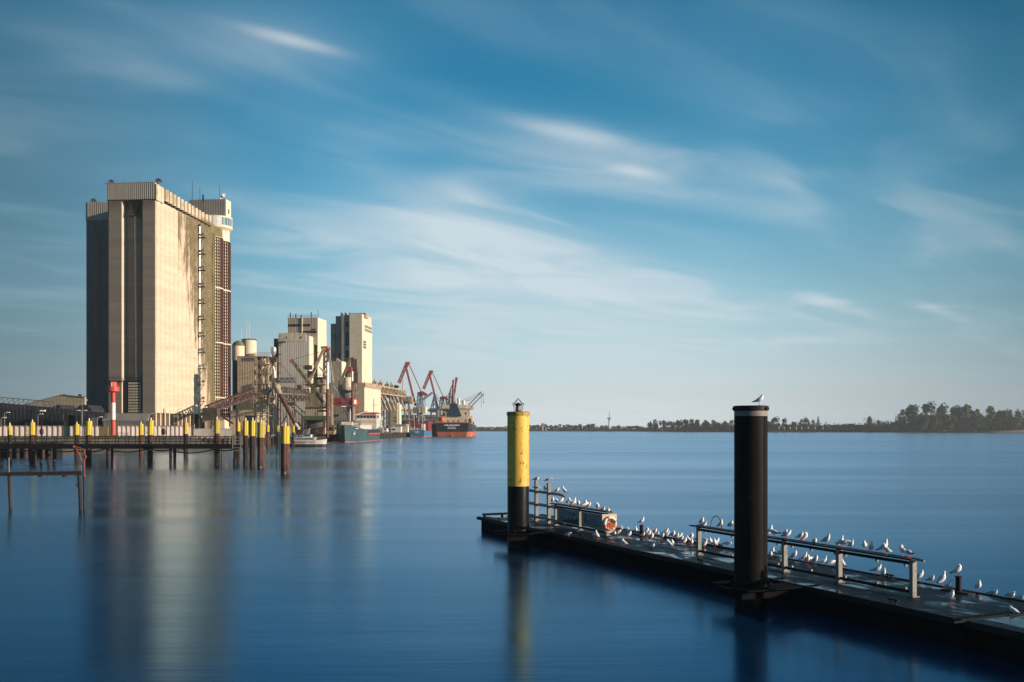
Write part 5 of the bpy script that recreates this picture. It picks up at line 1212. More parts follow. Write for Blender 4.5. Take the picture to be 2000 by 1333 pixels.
for px, Y, w_, h_, m, lab in ((763, 528, 5.5, 3.2, 'white_paint', 'pale site cabin on the quay below the control building'), (775, 534, 6, 3.4, 'cream_wall', 'cream site cabin on the quay left of the blue boat'), (733, 480, 3.5, 2.4, 'grey_clad', 'grey site cabin at the left end of the trestles')):
    t = quay_thing('site_cabin', px, Y, lab, 'cabin'); MB().bx(0, w_, 0, 3, .1, h_).build('body', m, t); MB().bx(.6, w_*.45, -.04, .02, 1.1, 2.0).build('window', 'glass_dark', t); MB().bx(-.1, w_+.1, -.1, 3.1, h_, h_+.15).build('roof', 'steel_grey', t)

cl = [(586, 300, 2.4, 1.8, 'machine_dark', 'dark steel skip on the quay behind the launch, leftmost of the three'), (598, 304, 2.0, 2.2, 'steel_grey', 'grey steel skip on the quay behind the launch, middle of the three'), (647, 330, 2.6, 1.6, 'machine_beige', 'beige skip on the quay just left of the green ship'),
      (628, 318, 1.8, 2.4, 'rust', 'rusty skip on the quay behind the bow of the launch')]
for px, Y, w_, h_, m, lab in cl:
    t = quay_thing('quay_crate', px, Y, lab, 'skip'); MB().loft([[(-w_*.42, -.7, .2), (w_*.42, -.7, .2), (w_*.42, .7, .2), (-w_*.42, .7, .2)], [(-w_*.55, -.85, h_), (w_*.55, -.85, h_), (w_*.55, .85, h_), (-w_*.55, .85, h_)]]).build('body', m, t)
    MB().bx(-w_*.58, w_*.58, -.9, -.8, h_-.15, h_+.05).bx(-w_*.58, w_*.58, .8, .9, h_-.15, h_+.05).build('rim', 'machine_dark', t)
# grey transit shed far along the quay
t = quay_thing('transit_shed', 780, 690, 'long low grey transit shed behind the blue boat', 'shed'); L = t.L
MB().bx(L(775, 0).x, L(862, 0).x, 0, 20, 0, L(0, 822).z).build('wall', 'beige_clad', t)
MB().extr([(L(773, 0).x, -1, L(0, 822).z), (L(864, 0).x, -1, L(0, 822).z), (L(858, 0).x, 8, L(0, 811).z), (L(776, 0).x, 8, L(0, 811).z)], (0, .4, .2)).build('roof', mat('shed_roof', (.22, .21, .20), (.18, .17, .17), rough=.7, sc=.2), t)
MB().bx(L(780, 0).x, L(796, 0).x, -.1, .1, 0, L(0, 824).z).build('door', 'shed_dark', t)

# ------------------------------------------------------------------ red luffing cranes
def red_crane(Y, s, dx, dy, label):       # photo coordinates of the nearest one, scaled and shifted for the others
    q = lambda px, py: (820+(px-820)*s+dx, 837+(py-837)*s+dy)
    t = quay_thing('harbour_crane', q(820, 0)[0], Y, label, 'crane', 'red harbour cranes'); L = lambda px, py, d=0: t.L(*q(px, py), d)
    k = MB()
    for x in (809, 832):
        for y in (-5, 5): k.bar((L(x+(-2 if x < 820 else 2), 0).x, y*1.2, 0), (L(x*.4+820*.6, 0).x, y*.6, L(0, 812).z), .9)
    k.bar((L(808, 0).x, -5, 6), (L(833, 0).x, -5, 6), .7); k.build('portal', 'steel_grey', t)
    MB().tube((L(820, 0).x, 0, L(0, 818).z), (L(820, 0).x, 0, L(0, 807).z), 2.0, n=16).build('slewing_column', 'steel_grey', t, True)
    MB().bx(L(808, 0).x, L(825, 0).x, -3, 3, L(0, 808).z, L(0, 796).z).build('machine_house', 'grey_clad', t)
    MB().bx(L(825.5, 0).x, L(833, 0).x, -3.2, 3, L(0, 807.5).z, L(0, 795).z).build('counter_house', 'cream_wall', t)
    MB().bx(L(819.5, 0).x, L(823.5, 0).x, -3.1, -2.9, L(0, 807).z, L(0, 797).z).build('cab_window', 'white_paint', t)
    k = MB()
    for x0, x1 in ((814, 817), (823, 819), (827, 823), (818, 822)):
        for y in (-1.8, 1.8): k.bar((L(x0, 0).x, y, L(0, 796).z), (L(x1, 0).x, y*.6, L(0, 766).z), .4)
    for z in (790, 783, 776, 770): k.bar((L(815, 0).x, -1.6, L(0, z).z), (L(825, 0).x, -1.6, L(0, z-3).z), .25)
    k.bar((L(831, 0).x, 0, L(0, 795).z), (L(828, 0).x, 0, L(0, 770).z), .3); k.build('tower', 'crane_blue', t)
    MB().bar(L(811.5, 793), L(793.2, 719), 1.35, 1.3).build('boom', 'crane_red', t)
    k = MB().truss(L(797.5, 709), L(781, 750), 1.2, 1.5, 9, .26); k.bar(L(797.5, 709), L(793, 719), 1.5); k.build('fly_jib', 'crane_red', t)
    MB().bar(L(798.5, 711), L(823, 766), .55).build('tie_arm', 'crane_red', t)
    MB().bx(L(794, 0).x, L(800, 0).x, -1.3, 1.3, L(0, 710).z, L(0, 707.5).z).build('jib_head', 'machine_dark', t)
    MB().extr([(L(821, 0).x, -1.5, L(0, 764).z), (L(827, 0).x, -1.5, L(0, 765).z), (L(836, 0).x, -1.5, L(0, 771).z), (L(835, 0).x, -1.5, L(0, 774.5).z), (L(828, 0).x, -1.5, L(0, 773).z), (L(822, 0).x, -1.5, L(0, 768).z)], (0, 3, 0)).build('counterweight', 'crane_red', t)
red_crane(640, 1.0, 0, 0, 'tallest red harbour crane, nearest to the silos')
red_crane(705, .87, 43, 0, 'second red harbour crane, partly behind the black ship funnel')
def far_crane():
    t = quay_thing('harbour_crane', 884, 770, 'red twin jib harbour crane seen end on behind the ship funnel', 'crane', 'red harbour cranes'); L = t.L
    MB().bar(L(882, 798), L(885.3, 742), 1.2).build('jib', 'crane_red', t); MB().bar(L(884, 798), L(891.5, 739), 1.3).bar(L(890.9, 745), L(891.8, 737.5), 1.8).build('jib', 'crane_red', t)
    k = MB()
    for a, b in (((872, 800), (880, 760)), ((878, 800), (880, 760)), ((890, 800), (887, 762)), ((880, 760), (884, 752)), ((874, 780), (888, 772)), ((871, 798), (873, 772)), ((876, 798), (877, 768))): k.bar(L(*a), L(*b), .8)
    k.build('tower', 'steel_grey', t)
    MB().bx(L(871, 0).x, L(891, 0).x, -3, 3, L(0, 812).z, L(0, 800).z).build('machine_house', 'grey_clad', t)
    for x in (872, 890): MB().bar((L(x, 0).x, 0, 0), (L(x, 0).x, 0, L(0, 810).z), 1.0).build('leg', 'steel_grey', t)
far_crane()
def blue_crane():
    t = quay_thing('harbour_crane', 848, 690, 'blue grey lattice jib crane behind the second red crane', 'crane'); L = t.L
    MB().truss(L(827, 782), L(846, 768), 1.0, 1.0, 8, .16).bar(L(846, 766), L(857, 779), .4).bar(L(846, 770), L(858, 785), .3).build('jib', 'crane_blue', t)
    k = MB()
    for a, b in (((846, 798), (848, 766)), ((852, 798), (848, 766)), ((841, 800), (848, 772)), ((846, 785), (852, 780)), ((843, 793), (852, 788))): k.bar(L(*a), L(*b), .7)
    k.build('tower', 'crane_blue', t); MB().bx(L(840, 0).x, L(856, 0).x, -3, 3, L(0, 806).z, L(0, 798).z).build('machine_house', 'crane_blue', t)
    for x in (842, 854): MB().bar((L(x, 0).x, 0, 0), (L(x, 0).x, 0, L(0, 805).z), .9).build('leg', 'crane_blue', t)
    MB().bar(L(760, 801, 20), L(845, 802, 20), 1.0, 1.2).build('bridge_girder', 'crane_red', t)
    for x in (762, 800): MB().bar(V((L(x, 0, 20).x, 20, 0)), V((L(x, 0, 20).x, 20, L(0, 802, 20).z)), .8).build('bridge_leg', 'crane_blue', t)
blue_crane()

# ------------------------------------------------------------------ ships
def hull(name, t, L_, B, st, cols, dz):
    """st: stations (y, half-breadth factor, deck z, rake); cols: (z limit, material index) from below upwards"""
    zs = [-.8]+[c for c, m in cols[:-1]]; rings = []
    mb = MB(); side = []
    for y, hb, zd, rk in st:
        pr = []
        lv = [-1.0]+[min(c, zd-.05) for c, m in cols[:-1]]+[zd]
        for z in lv:
            f = (z+1)/(zd+1.); b = hb*B/2*(.80+.20*f**.6) if hb < .999 else B/2
            pr.append((b, y+rk*f, z))
        rings.append([(-b, yy, z) for b, yy, z in pr[::-1]]+pr)
    n = len(rings[0]); nc = len(cols)
    def mi(j, i):
        k = i if i < nc else n-2-i
        lev = (nc-1-k) if i < nc else (i-nc-1)
        return cols[max(0, min(nc-1, lev))][1]
    vs = [p for r_ in rings for p in r_]; b0 = 0; mb.v = [tuple(p) for p in vs]
    for j in range(len(rings)-1):
        for i in range(n-1):
            if i == nc: lev = 0
            elif i < nc: lev = nc-1-i
            else: lev = i-nc-1
            mb.f.append((j*n+i, j*n+i+1, (j+1)*n+i+1, (j+1)*n+i)); mb.m.append(cols[lev][1])
        mb.f.append((j*n+n-1, j*n, (j+1)*n, (j+1)*n+n-1)); mb.m.append(cols[-1][1])
    for j in (0, len(rings)-1):
        for i in range(nc):
            mb.f.append((j*n+i, j*n+i+1, j*n+n-2-i, j*n+n-1-i)); mb.m.append(cols[nc-1-i][1])
    return mb.build('hull', name, t)
def green_ship():
    p = P(676, HY, 352); t = Th('cargo_ship', (p.x-.4, 352, 0), 'green coaster moored bow towards us, with a red roofed wheelhouse', 'ship', None, .004)
    st = [(0, .03, 6.2, -1.8), (2, .42, 6.0, -1.2), (5, .75, 5.6, -.4), (10, .97, 5.0, 0), (18, 1, 4.7, 0), (50, 1, 4.6, 0), (62, .98, 5.6, 0), (70, .85, 6.0, .8)]
    B = 8.8
    hull(['ship_green', 'ship_boot'], t, 70, B, st, [(.25, 1), (9, 0)], 0)
    MB().bx(-3.2, 3.2, 15, 46, 4.6, 6.3).build('hatch_coaming', 'ship_white', t)
    MB().bx(-3.4, 3.4, 14.6, 46.4, 6.3, 6.9).build('hatch_cover', 'machine_beige', t)
    MB().bx(-1.8, 1.8, 3.8, 8, 5.8, 7.4).build('fore_house', 'beige_clad', t)
    MB().bx(-B/2+.4, B/2-.2, 52, 64, 4.6, 8.3).build('aft_house', 'ship_white', t)
    MB().bx(-3.9, 4.2, 53, 62, 8.3, 10.9).build('wheelhouse', 'ship_white', t)
    MB().bx(-4.1, 4.4, 52.6, 62.6, 10.9, 11.5).build('wheelhouse_roof', 'red_paint', t)
    for i in range(6): MB().bx(-3.7+i*1.3, -2.7+i*1.3, 52.93, 53.02, 9.2, 10.3).build('window', 'glass_dark', t)
    MB().bx(4.18, 4.26, 54, 60, 9.2, 10.3).build('window', 'glass_dark', t)
    MB().bx(B/2-.02, B/2+.06, 26, 62, 2.0, 4.4).build('side_opening', 'dark_slot', t)
    MB().bx(B/2+.05, B/2+.10, 27, 61, 2.1, 2.9).build('opening_stripe', 'ship_maroon', t); MB().bx(B/2+.05, B/2+.12, 27, 61, 2.9, 3.15).build('opening_rail', 'orange', t)
    MB().bar((1, 50, 12), (-4.5, 36, 9.4), .35).bar((2.6, 56, 11.5), (2.6, 56, 17), .3).bar((2, 56, 14.5), (4.4, 56, 14.5), .15).build('mast', 'machine_beige', t)
    MB().tube((1.0, 5, 6.5), (1.0, 5, 12), .15, n=8).build('fore_mast', 'white_paint', t)
    for sx_ in (1.75, ): MB().bar((2.75, 2.6, 3.0), (3.05, 2.7, 3.9), .22).bar((2.5, 2.2, 2.9), (3.1, 3.2, 3.0), .2).build('anchor', 'white_paint', t)
    nm = MB()
    for i in range(6): a = V((3.25+i*.13, 3.15+i*.32, 4.95)); nm.bar(a, a+V((.08, .2, 0)), .1, .3)
    nm.build('name_letters', 'white_plain', t)
    MB().rail((-1.2, -.8, 6.1), (3.9, 5, 5.7), 1.0, 7, .05).build('bow_railing', 'white_paint', t)
green_ship()
def blue_boat():
    p = P(814.5, HY, 572); t = Th('cargo_boat', (p.x, 572, 0), 'small blue cargo boat with a maroon hold, stern towards us', 'boat', None, -.03)
    B = 10.2; st = [(0, .86, 3.9, -1.0), (2, .95, 3.7, 0), (8, 1, 3.4, 0), (40, 1, 3.4, 0), (50, .7, 4.6, .6), (56, .08, 5.4, 1.5)]
    hull(['ship_boot', 'ship_blue'], t, 56, B, st, [(.5, 0), (9, 1)], 0)
    MB().bx(-5.2, B/2+.05, 12, 44, 3.4, 9.2).build('hold', 'ship_maroon', t)
    MB().bx(-3.6, 2.6, 3.2, 11, 3.5, 5.8).build('deckhouse', 'ship_maroon', t)
    MB().bx(2.0, 3.8, 3, 9, 3.5, 7.6).build('white_house', 'ship_white', t)
    for x, h in ((-2.2, 12.5), (.4, 13.5), (2.6, 11)): MB().tube((x, 5, 4), (x, 5, h), .10, n=6).bar((x-.7, 5, h-2), (x+.7, 5, h-2), .08).build('mast', 'white_paint', t)
    r = random.Random(8)
    for i in range(9): x = -3.8+i*.9; MB().bx(x, x+r.uniform(.4, .8), 1.2, 2.4, 3.6, 4.4+r.uniform(0, 1.6)).build('deck_gear', r.choice(('ship_white', 'ship_maroon', 'machine_dark')), t)
    MB().rail((-4.3, -.7, 3.85), (4.3, -.7, 3.85), 1.0, 9, .05).build('stern_railing', 'white_paint', t)
    k = MB()
    for i in range(8): k.bx(-1.5+i*.38, -1.24+i*.38, -.98, -.90, 2.7, 3.1 if i % 2 else 3.2)
    for i in range(5): k.bx(-1+i*.4, -.75+i*.4, -.92, -.84, 2.2, 2.45)
    k.build('name_letters', 'white_plain', t)
blue_boat()
def bulk_carrier():
    p = P(883, HY, 604); t = Th('bulk_carrier', (p.x, 604, 0), 'large black bulk carrier with orange boot topping and a dark blue funnel', 'ship', None, .01)
    B = 24; st = [(0, .84, 8.2, -3.2), (3, .95, 7.8, -1.2), (8, 1, 7.2, 0), (30, 1, 6.9, 0), (110, 1, 6.9, 0), (128, .8, 7.6, 0), (138, .3, 9, 2), (142, .04, 9.4, 3)]
    hull(['ship_boot', 'ship_black', 'ship_maroon'], t, 142, B, st, [(2.9, 0), (8.0, 1), (12, 2)], 0)
    MB().bx(-9, 9.5, 8, 24, 7, 12.4).build('accommodation', 'ship_buff', t)
    MB().bx(-6, 10.5, 12, 22, 12.4, 16.6).build('upper_accommodation', 'ship_buff', t)
    MB().bx(-11.5, 12.4, 17, 21, 16.6, 17.3).bx(7.5, 12.6, 16, 20, 17.3, 19.3).build('bridge_wing', 'ship_white', t)
    MB().bx(-7, 8, 15, 22, 17.3, 19.6).build('bridge', 'ship_buff', t)
    MB().bx(11.1, 11.7, 15.9, 16.02, 18.1, 18.9).build('wing_mark', 'red_paint', t)
    MB().loft([[(-2.6, 7, 12.4), (5.4, 7, 12.4), (5.4, 12, 12.4), (-2.6, 12, 12.4)], [(-1.8, 8, 20.2), (2.4, 8, 20.2), (2.4, 11.5, 20.2), (-1.8, 11.5, 20.2)]]).build('funnel', 'ship_navy', t)
    MB().tube((.2, 9.5, 20), (.2, 9.5, 21.6), .5, n=10).tube((1.2, 9.5, 20), (1.2, 9.5, 21.2), .35, n=10).build('exhaust', 'machine_dark', t)
    k = MB()
    for x in (-8.6, -4.2): k.bar((x, 6.5, 7), (x, 6.5, 15), .5)
    k.bar((-8.6, 6.5, 15), (-4.2, 6.5, 15), .5); k.build('boat_davit', 'ship_buff', t)
    MB().ell((-6.4, 6.2, 10.3), (1.5, 2.6, 2.1), 14, 8).build('lifeboat', 'orange', t, True)
    for x, z in ((-3.4, 8.4), (.2, 8.4), (3.0, 8.6), (7.4, 8.8), (7.4, 13.5), (9.9, 10)): MB().bx(x, x+1.0, 7.93, 8.03, z, z+1.4).build('doorway', 'glass_dark', t)
    MB().bx(11, 12.4, 26, 34, 7.0, 9.2).bx(8.0, 11.3, 9, 14, 8.0, 10.6).build('deck_gear', 'machine_dark', t)
    MB().bx(9.5, 11.8, 20, 25, 8, 13).build('side_house', 'ship_buff', t)
    for a, b in (((-9.5, -2.6, 8.2), (9.5, -2.6, 8.2)), ((11.9, 8, 7.2), (11.9, 60, 6.9))): MB().bar(V(a)+V((0, 0, .15)), V(b)+V((0, 0, .15)), .35, .5).build('bulwark', 'ship_maroon', t); MB().rail(a, b, 1.1, 12, .06).build('railing', 'ship_buff', t)
    k = MB()
    for i in range(11): k.bx(-4.6+i*.86, -4.0+i*.86, -2.95, -2.85, 6.5, 7.1+.15*(i % 3))
    for i in range(6): k.bx(-2.4+i*.8, -1.85+i*.8, -2.75, -2.65, 5.5, 5.9)
    for i in range(7): k.bx(-2.8+i*.8, -2.25+i*.8, -2.45, -2.35, 4.6, 5.0)
    k.build('name_letters', 'white_plain', t)
    MB().bx(-.6, .6, -1.6, -.4, -.5, 1.0).build('rudder', 'orange', t)
    for x, y, h in ((2.2, 40, 24.5), (5.4, 40, 23), (-2.2, 62, 28), (7.5, 40, 20)):
        MB().tube((x, y, 6.9), (x, y, h), .95 if h < 28 else 1.3, n=14).build('crane_post', 'white_paint' if h != 28 else 'grey_concrete', t, True)
    L = t.L
    for a, b in (((903, 805), (941, 766)), ((910, 806), (945.5, 770))):
        MB().truss(L(*a, 60), L(*b, 60), .7, .55, 12, .13).build('derrick', 'galvanised', t)
    k = MB()
    for a, b in (((893, 787), (938, 767)), ((897, 789), (943, 769)), ((893, 787), (922, 781))): k.tube(L(*a, 60), L(*b, 60), .10, n=5)
    k.tube(L(944, 771, 60), L(944, 786, 60), .1, n=5).tube(L(940, 768, 60), L(940, 796, 60), .1, n=5); k.build('wire', 'dark_steel', t)
    MB().bx(L(943.5, 0, 60).x, L(944.6, 0, 60).x, 59, 60, L(0, 788, 60).z, L(0, 784, 60).z).build('hook_block', 'dark_steel', t)
    MB().bar(L(896, 804, 55), L(909, 804, 55), 3, 3).build('crane_cab', 'ship_white', t)
bulk_carrier()
def launch():
    p = P(600, HY, 268); t = Th('motor_launch', (p.x, 268, 0), 'low white motor launch with a dark bottom passing in front of the quay', 'boat', None, rad(-93))
    st = [(-4.9, .80, 1.5, -.1), (-4, .9, 1.5, 0), (0, 1, 1.6, 0), (2.6, .86, 1.8, 0), (4.2, .45, 2.0, .3), (4.9, .05, 2.15, .5)]
    hull(['ship_black', 'ship_white'], t, 10, 3.0, st, [(.75, 0), (9, 1)], 0)
    MB().bx(-1.2, 1.2, -3.2, 2.2, 1.6, 2.45).build('cabin', 'ship_white', t)
    MB().bx(-1.22, 1.22, -2.9, 2.0, 1.95, 2.33).build('window_band', 'glass_teal', t)
    MB().bx(-1.3, 1.3, -3.4, 2.4, 2.45, 2.6).build('roof', 'white_paint', t)
    MB().bx(-.9, .9, -1.0, 1.2, 2.6, 3.35).build('wheelhouse', 'ship_white', t); MB().bx(-.92, .92, -.8, 1.0, 2.85, 3.2).build('window_band', 'glass_dark', t); MB().bx(-1.0, 1.0, -1.1, 1.4, 3.35, 3.45).build('roof', 'steel_grey', t)
    MB().rail((-1.4, -4.8, 1.5), (-1.4, -3.4, 1.5), .9, 4, .03).rail((1.4, -4.8, 1.5), (1.4, -3.4, 1.5), .9, 4, .03).rail((1.2, 2.4, 1.8), (.25, 4.9, 2.1), .8, 5, .03).rail((-1.2, 2.4, 1.8), (-.25, 4.9, 2.1), .8, 5, .03).build('railing', 'galvanised', t)
    MB().bar((1.49, -4.6, 1.25), (1.47, 2.2, 1.35), .06, .16).build('rubbing_stripe', 'red_paint', t); MB().tube((0, 0, 3.4), (0, 0, 4.4), .04, n=6).build('mast', 'white_paint', t)
launch()
# ------------------------------------------------------------------ far shore
def crown_mesh(seed, style):
    r = random.Random(seed); mb = MB(); lobes = []
    n_l = r.randint(12, 16)
    for i in range(n_l):
        a = r.uniform(0, 6.283); q = r.uniform(.0, .34); z = r.uniform(.20, .84)
        if style == 'tall': q *= .6; z = r.uniform(.22, .9)
        if style == 'round': q *= 1.05
        rr = r.uniform(.13, .22)*(1.15-.5*abs(z-.55))
        lobes.append((q*math.cos(a), q*math.sin(a), z, rr))
    lobes.append((0, 0, .82, .16))
    for cx, cy, cz, rr in lobes:
        for k in range(46):
            d = V((r.gauss(0, 1), r.gauss(0, 1), r.gauss(0, 1)));
            if d.length < .01: continue
            d.normalize(); p = V((cx, cy, cz))+d*rr*r.uniform(.55, 1.08)*(1, .9, .8)[k % 3]
            u = V((r.gauss(0, 1), r.gauss(0, 1), r.gauss(0, 1))).normalized(); w_ = u.cross(d)
            if w_.length < .05: continue
            w_.normalize(); s_ = r.uniform(.026, .058); u2 = d.cross(w_)
            mb.add([p-w_*s_-u2*s_*.7, p+w_*s_-u2*s_*.5+d*s_*.4, p+w_*s_*.6+u2*s_, p-w_*s_*.8+u2*s_*.6+d*s_*.5], [(0, 1, 2, 3)])
    return mb
def trunk_mesh(seed):
    r = random.Random(seed); mb = MB(); mb.tube((0, 0, -.02), (0, 0, .45), .026, .016, 7)
    for i in range(6):
        a = r.uniform(0, 6.28); z = r.uniform(.2, .45); mb.tube((0, 0, z), (.25*math.cos(a), .25*math.sin(a), z+r.uniform(.15, .35)), .012, .004, 5)
    mb.tube((0, 0, .45), (0, 0, .78), .016, .005, 6); return mb
LEAF = ['leaf_green', 'leaf_dark', 'leaf_olive', 'leaf_brown', 'leaf_rust']
CM = {}
def crown_data(style, seed, leaf):
    if (style, seed, leaf) not in CM:
        base = CM.get((style, seed))
        if base is None:
            o = crown_mesh(hash((len(style), seed)) % 1000+seed, style).build('crown', leaf); CM[(style, seed)] = base = o.data; bpy.data.objects.remove(o); CM[(style, seed, leaf)] = base
        else:
            m = base.copy(); m.materials.clear(); m.materials.append(MATS[leaf]); CM[(style, seed, leaf)] = m
    return CM[(style, seed, leaf)]
TR = []
for s_ in range(4): o = trunk_mesh(50+s_).build('trunk', 'bark'); TR.append(o.data); bpy.data.objects.remove(o)
er = random.Random(77)
def tree(px, top, wpx, Y, leaf, label, style='round', gz=1.3, group=None):
    h = H-(top-HY)/F*Y-gz; w = wpx/F*Y
    t = Th('tree', (P(px, HY, Y).x, Y, gz), label, 'tree', group, er.uniform(0, 6.28))
    c = bpy.data.objects.new('crown', crown_data(style, er.randint(0, 4), leaf)); col.objects.link(c); c.parent = t.ob; c.scale = (w/.95, w/.95, h)
    b = bpy.data.objects.new('trunk', er.choice(TR)); col.objects.link(b); b.parent = t.ob; b.scale = (h*.8, h*.8, h)
    return t
NAMES = {'leaf_green': 'green', 'leaf_dark': 'dark green', 'leaf_olive': 'olive', 'leaf_brown': 'brownish', 'leaf_rust': 'rust coloured'}
# right bank grove behind the beach: column, top row, crown width, colour
grove = [(1764, 798, 34, 'leaf_brown', 1200), (1788, 789, 46, 'leaf_dark', 1190), (1812, 786, 50, 'leaf_dark', 1195), (1838, 790, 44, 'leaf_green', 1195), (1862, 794, 40, 'leaf_dark', 1205), (1887, 788, 44, 'leaf_green', 1195),
         (1908, 797, 32, 'leaf_dark', 1205), (1934, 791, 46, 'leaf_olive', 1190), (1952, 800, 30, 'leaf_brown', 1190), (1968, 798, 24, 'leaf_dark', 1180), (1989, 801, 26, 'leaf_brown', 1180), (2012, 798, 34, 'leaf_green', 1180), (1798, 808, 36, 'leaf_dark', 1180), (1850, 808, 40, 'leaf_dark', 1185), (1905, 812, 40, 'leaf_dark', 1180), (1975, 812, 36, 'leaf_dark', 1172)]
for i, (px, tp, w, lf_, Y) in enumerate(grove):
    tree(px, tp, w, Y, lf_, '%s %s tree of the right bank grove, %s from the left' % ('tall' if tp < 800 else 'lower', NAMES[lf_], ordn(sorted(g_[0] for g_ in grove).index(px))), gz=3 if px > 1850 else 1.5, group='trees of the right bank grove')
for i in range(22):                    # rust coloured undergrowth trees in front of the grove
    px = 1822+i*9.0; tree(px, 812+er.uniform(-2, 5), 15, 1186, er.choice(('leaf_rust', 'leaf_dark', 'leaf_rust', 'leaf_brown')), 'small rusty tree under the right bank grove, %s from the left' % ordn(i), gz=3.2 if px > 1850 else 1.5, group='small trees under the right bank grove')
mid = [(1500, 822, 22, 'leaf_dark'), (1512, 815, 30, 'leaf_green'), (1532, 817, 20, 'leaf_olive'), (1550, 823, 14, 'leaf_dark'), (1566, 818, 20, 'leaf_brown'), (1576, 816, 22, 'leaf_olive'), (1588, 819, 20, 'leaf_olive'), (1612, 829, 26, 'leaf_brown'), (1632, 829, 24, 'leaf_brown'), (1648, 828, 26, 'leaf_green'),
       (1664, 827, 26, 'leaf_brown'), (1682, 829, 24, 'leaf_dark'), (1690, 826, 16, 'leaf_dark'), (1699, 813, 15, 'leaf_dark'), (1716, 821, 18, 'leaf_brown'), (1727, 824, 16, 'leaf_olive'), (1746, 824, 24, 'leaf_dark'), (1541, 829, 26, 'leaf_brown'), (1602, 830, 20, 'leaf_dark'), (1674, 830, 20, 'leaf_green'), (1736, 829, 20, 'leaf_dark'), (1706, 830, 20, 'leaf_dark')]
for px, tp, w, lf_ in mid:
    tree(px, tp, w, 1320-(px-1500)*.3, lf_, '%s%s tree on the low bank behind the far jetty, %s from left' % ('slim pointed ' if px == 1699 else '', NAMES[lf_], ordn(sorted(g_[0] for g_ in mid).index(px))), 'tall' if px in (1699,) else 'round', group='trees of the low bank right of the black pile')
isl = [(1270, 822, 12, 'leaf_dark'), (1280, 817.5, 16, 'leaf_dark'), (1296, 820, 18, 'leaf_brown'), (1310, 822, 18, 'leaf_olive'), (1324, 819, 18, 'leaf_brown'), (1338, 818, 18, 'leaf_brown'), (1352, 818, 16, 'leaf_olive'), (1364, 819, 18, 'leaf_brown'), (1378, 819, 18, 'leaf_brown'), (1392, 820, 18, 'leaf_olive'), (1404, 825, 16, 'leaf_green'), (1416, 821, 16, 'leaf_brown'), (1428, 820, 18, 'leaf_brown'), (1442, 821, 18, 'leaf_olive')]
for px, tp, w, lf_ in isl:
    tree(px, tp, w, 1440-(px-1270)*.4, lf_, '%s tree of the wooded point left of the black pile, %s from the left' % (NAMES[lf_], ordn(sorted(g_[0] for g_ in isl).index(px))), group='trees of the wooded point left of the black pile')
fl_ = []
px = 926
while px < 1262:
    tp = 831.5+er.uniform(-1.5, 1.2)
    if 1030 < px < 1142: tp = 829.5+er.uniform(-1.5, 1)
    if 1148 < px < 1162: tp = 827.5
    if px < 985: tp = 834+er.uniform(-.8, .8)
    fl_.append((px, tp)); px += er.uniform(7, 10)
for i, (px, tp) in enumerate(fl_):
    tree(px, tp, er.uniform(12, 17), 1680 if px < 1100 else 1650-(px-1100)*.4, er.choice(LEAF[:4]), 'small hazy tree of the far shore behind the yellow pile, %s from the left' % ordn(i), group='trees of the far shore behind the yellow pile')
# bushes along every far bank, too many and too merged to count
def thicket(name, runs):
    mb = MB(); r = random.Random(4)
    for x0, x1, Y0, Y1, top, n, gz in runs:
        for i in range(n):
            f = r.random(); px = x0+(x1-x0)*f; Y = Y0+(Y1-Y0)*f+r.uniform(-3, 12); hh = max(1, H-(top-HY)/F*Y-gz); c = P(px, HY, Y)
            for k in range(7):
                p = V((c.x+r.gauss(0, 2.2), Y+r.gauss(0, 2), gz+abs(r.gauss(.35, .3))*hh)); s_ = r.uniform(.5, 1.2); a = r.uniform(0, 6.28)
                mb.add([p+V((math.cos(a)*s_, math.sin(a)*s_, -s_*.7)), p+V((-math.sin(a)*s_, math.cos(a)*s_, -s_*.3)), p+V((-math.cos(a)*s_, -math.sin(a)*s_, s_*.6)), p+V((math.sin(a)*s_, -math.cos(a)*s_, s_*.5))], [(0, 1, 2, 3)])
    mb.m = [r.choice((0, 0, 0, 0, 0, 1, 2)) for f in mb.f]; seta(mb.build(name, ['leaf_dark', 'leaf_brown', 'leaf_olive']), kind='stuff')
thicket('bushes', [(925, 1100, 1655, 1635, 837, 330, 1.2), (1100, 1262, 1635, 1575, 837, 330, 1.2), (1255, 1340, 1570, 1425, 834, 260, 1.2), (1330, 1450, 1432, 1352, 828, 600, 1.2), (1450, 1700, 1352, 1300, 830, 900, 1.2), (1690, 1830, 1300, 1220, 824, 800, 1.2), (1820, 2060, 1212, 1180, 813, 1500, 2.5)])
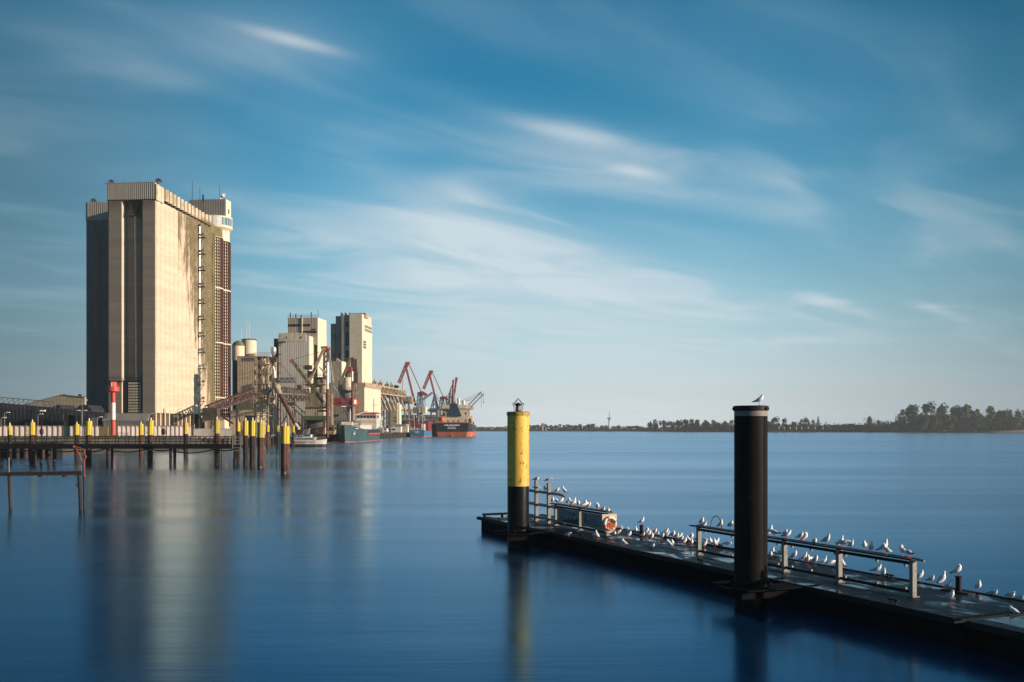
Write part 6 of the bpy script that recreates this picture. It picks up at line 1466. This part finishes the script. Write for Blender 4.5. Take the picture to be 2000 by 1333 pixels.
# radio tower, lights, church, buoys
t = Th('radio_tower', (P(1190, HY, 1605).x, 1605, 1.3), 'slender pale radio tower with a round platform on the far shore', 'radio tower'); Z = lambda py, Y=1605: H-(py-HY)/F*Y-1.3
MB().lathe([(1.7, 0), (1.1, Z(818))], n=14).build('shaft', 'cream_wall', t, True); MB().lathe([(1.2, Z(819)), (3.4, Z(818)), (3.4, Z(816.6)), (1.2, Z(816.4))], n=18).build('platform', 'steel_grey', t, True)
MB().lathe([(2.2, Z(822)), (2.2, Z(820.6))], n=14).build('lower_platform', 'steel_grey', t, True); MB().tube((0, 0, Z(817)), (0, 0, Z(805.5)), .6, .3, 8).build('antenna', 'crane_red', t, True)
for px, tp, wd, lab in ((1060, 826, 2.2, 'red and white mushroom shaped light on the far shore'), (1066.5, 833, 1.6, 'smaller white and red light beacon on the far shore')):
    t = Th('light_beacon', (P(px, HY, 1622).x, 1622, 1.0), lab, 'beacon'); h = H-(tp-HY)/F*1622-1.0; w_ = wd/F*1622/2
    MB().lathe([(w_*.8, 0), (w_*.6, h*.6)], n=12).build('shaft', 'white_paint', t, True); MB().lathe([(w_*.6, h*.6), (w_*1.5, h*.72), (w_*1.5, h*.9), (w_*.5, h)], n=12).build('lantern', 'red_paint', t, True)
for px, Y, h, m, lab in ((1294, 1200, 3.6, 'red_paint', 'red can buoy off the wooded point'), (1195, 1330, 2.2, 'leaf_green', 'small green buoy below the radio tower'), (1343, 1260, 2.0, 'sand', 'small pale buoy left of the black pile')):
    t = Th('buoy', (P(px, HY, Y).x, Y, 0), lab, 'buoy'); MB().lathe([(.1, -.3), (1.1, -.1), (1.1, .5), (.35, .7), (.3, h*.8)], n=14).build('float', m, t, True); MB().lathe([(.5, h*.78), (.5, h), (0, h+.1)], n=10).build('topmark', m, t, True)
t = Th('church', (P(1598, HY, 1560).x, 1560, 1.3), 'church with a sharp dark green spire beyond the low bank', 'church')
MB().bx(-2.2, 2.2, -2.2, 2.2, 0, 9).build('tower', 'red_cabin', t); MB().loft([[(-2.4, -2.4, 9), (2.4, -2.4, 9), (2.4, 2.4, 9), (-2.4, 2.4, 9)], [(-.1, -.1, 24.5), (.1, -.1, 24.5), (.1, .1, 24.5), (-.1, .1, 24.5)]]).build('spire', mat('spire', (.03, .07, .075), rough=.5), t)
MB().bx(-3, 3, 2.2, 14, 0, 5).extr([(-3.3, 2.2, 5), (3.3, 2.2, 5), (0, 2.2, 8.5)], (0, 12, 0)).build('nave', 'red_cabin', t)
fj = [(1521, 834), (1531, 834), (1543, 834), (1555, 835), (1565, 834.5), (1578, 833.5), (1592, 834), (1607, 834), (1622, 833.5)]
for i, (px, tp) in enumerate(fj):
    Y = 1215; t = Th('mooring_pile', (P(px, HY, Y).x, Y, 0), 'far yellow topped pile off the low bank, %s from the left of nine' % ordn(i), 'pile', 'far yellow topped piles'); h = H-(tp-HY)/F*Y
    MB().tube((0, 0, -1), (0, 0, h-2.6), .65, n=10).build('shaft', 'pile_rust_dark', t, True); MB().tube((0, 0, h-2.6), (0, 0, h), .68, n=10).build('yellow_sleeve', 'pile_sleeve', t, True)
t = Th('far_jetty', (P(1556, HY, 1222).x, 1222, 0), 'long low dark jetty on posts along the far low bank', 'jetty'); Lx = lambda px: t.L(px, 0).x
MB().bx(Lx(1556), Lx(1798), -.8, .8, 2.2, 2.9).build('deck', 'pier_timber', t)
for i in range(26): x = Lx(1557+i*9.6); MB().bx(x-.35, x+.35, -.6, .6, -1, 2.2+(1.2 if i % 2 else .9)).build('post', 'pier_timber', t)
# quay-side haze far away
hz = MB().bx(-4050, 4050, -80, 2640, -3.2, 95); o = hz.build('haze', mat('haze_air', (.8, .8, .8))); seta(o, kind='stuff')
m = MATS['haze_air']; k = NT(m.node_tree); out = k.n('ShaderNodeOutputMaterial'); pv = k.n('ShaderNodeVolumePrincipled')
pv.inputs['Color'].default_value = (.74, .87, .95, 1); pv.inputs['Density'].default_value = .00016; pv.inputs['Anisotropy'].default_value = .2
k.t.links.new(pv.outputs[0], out.inputs['Volume'])
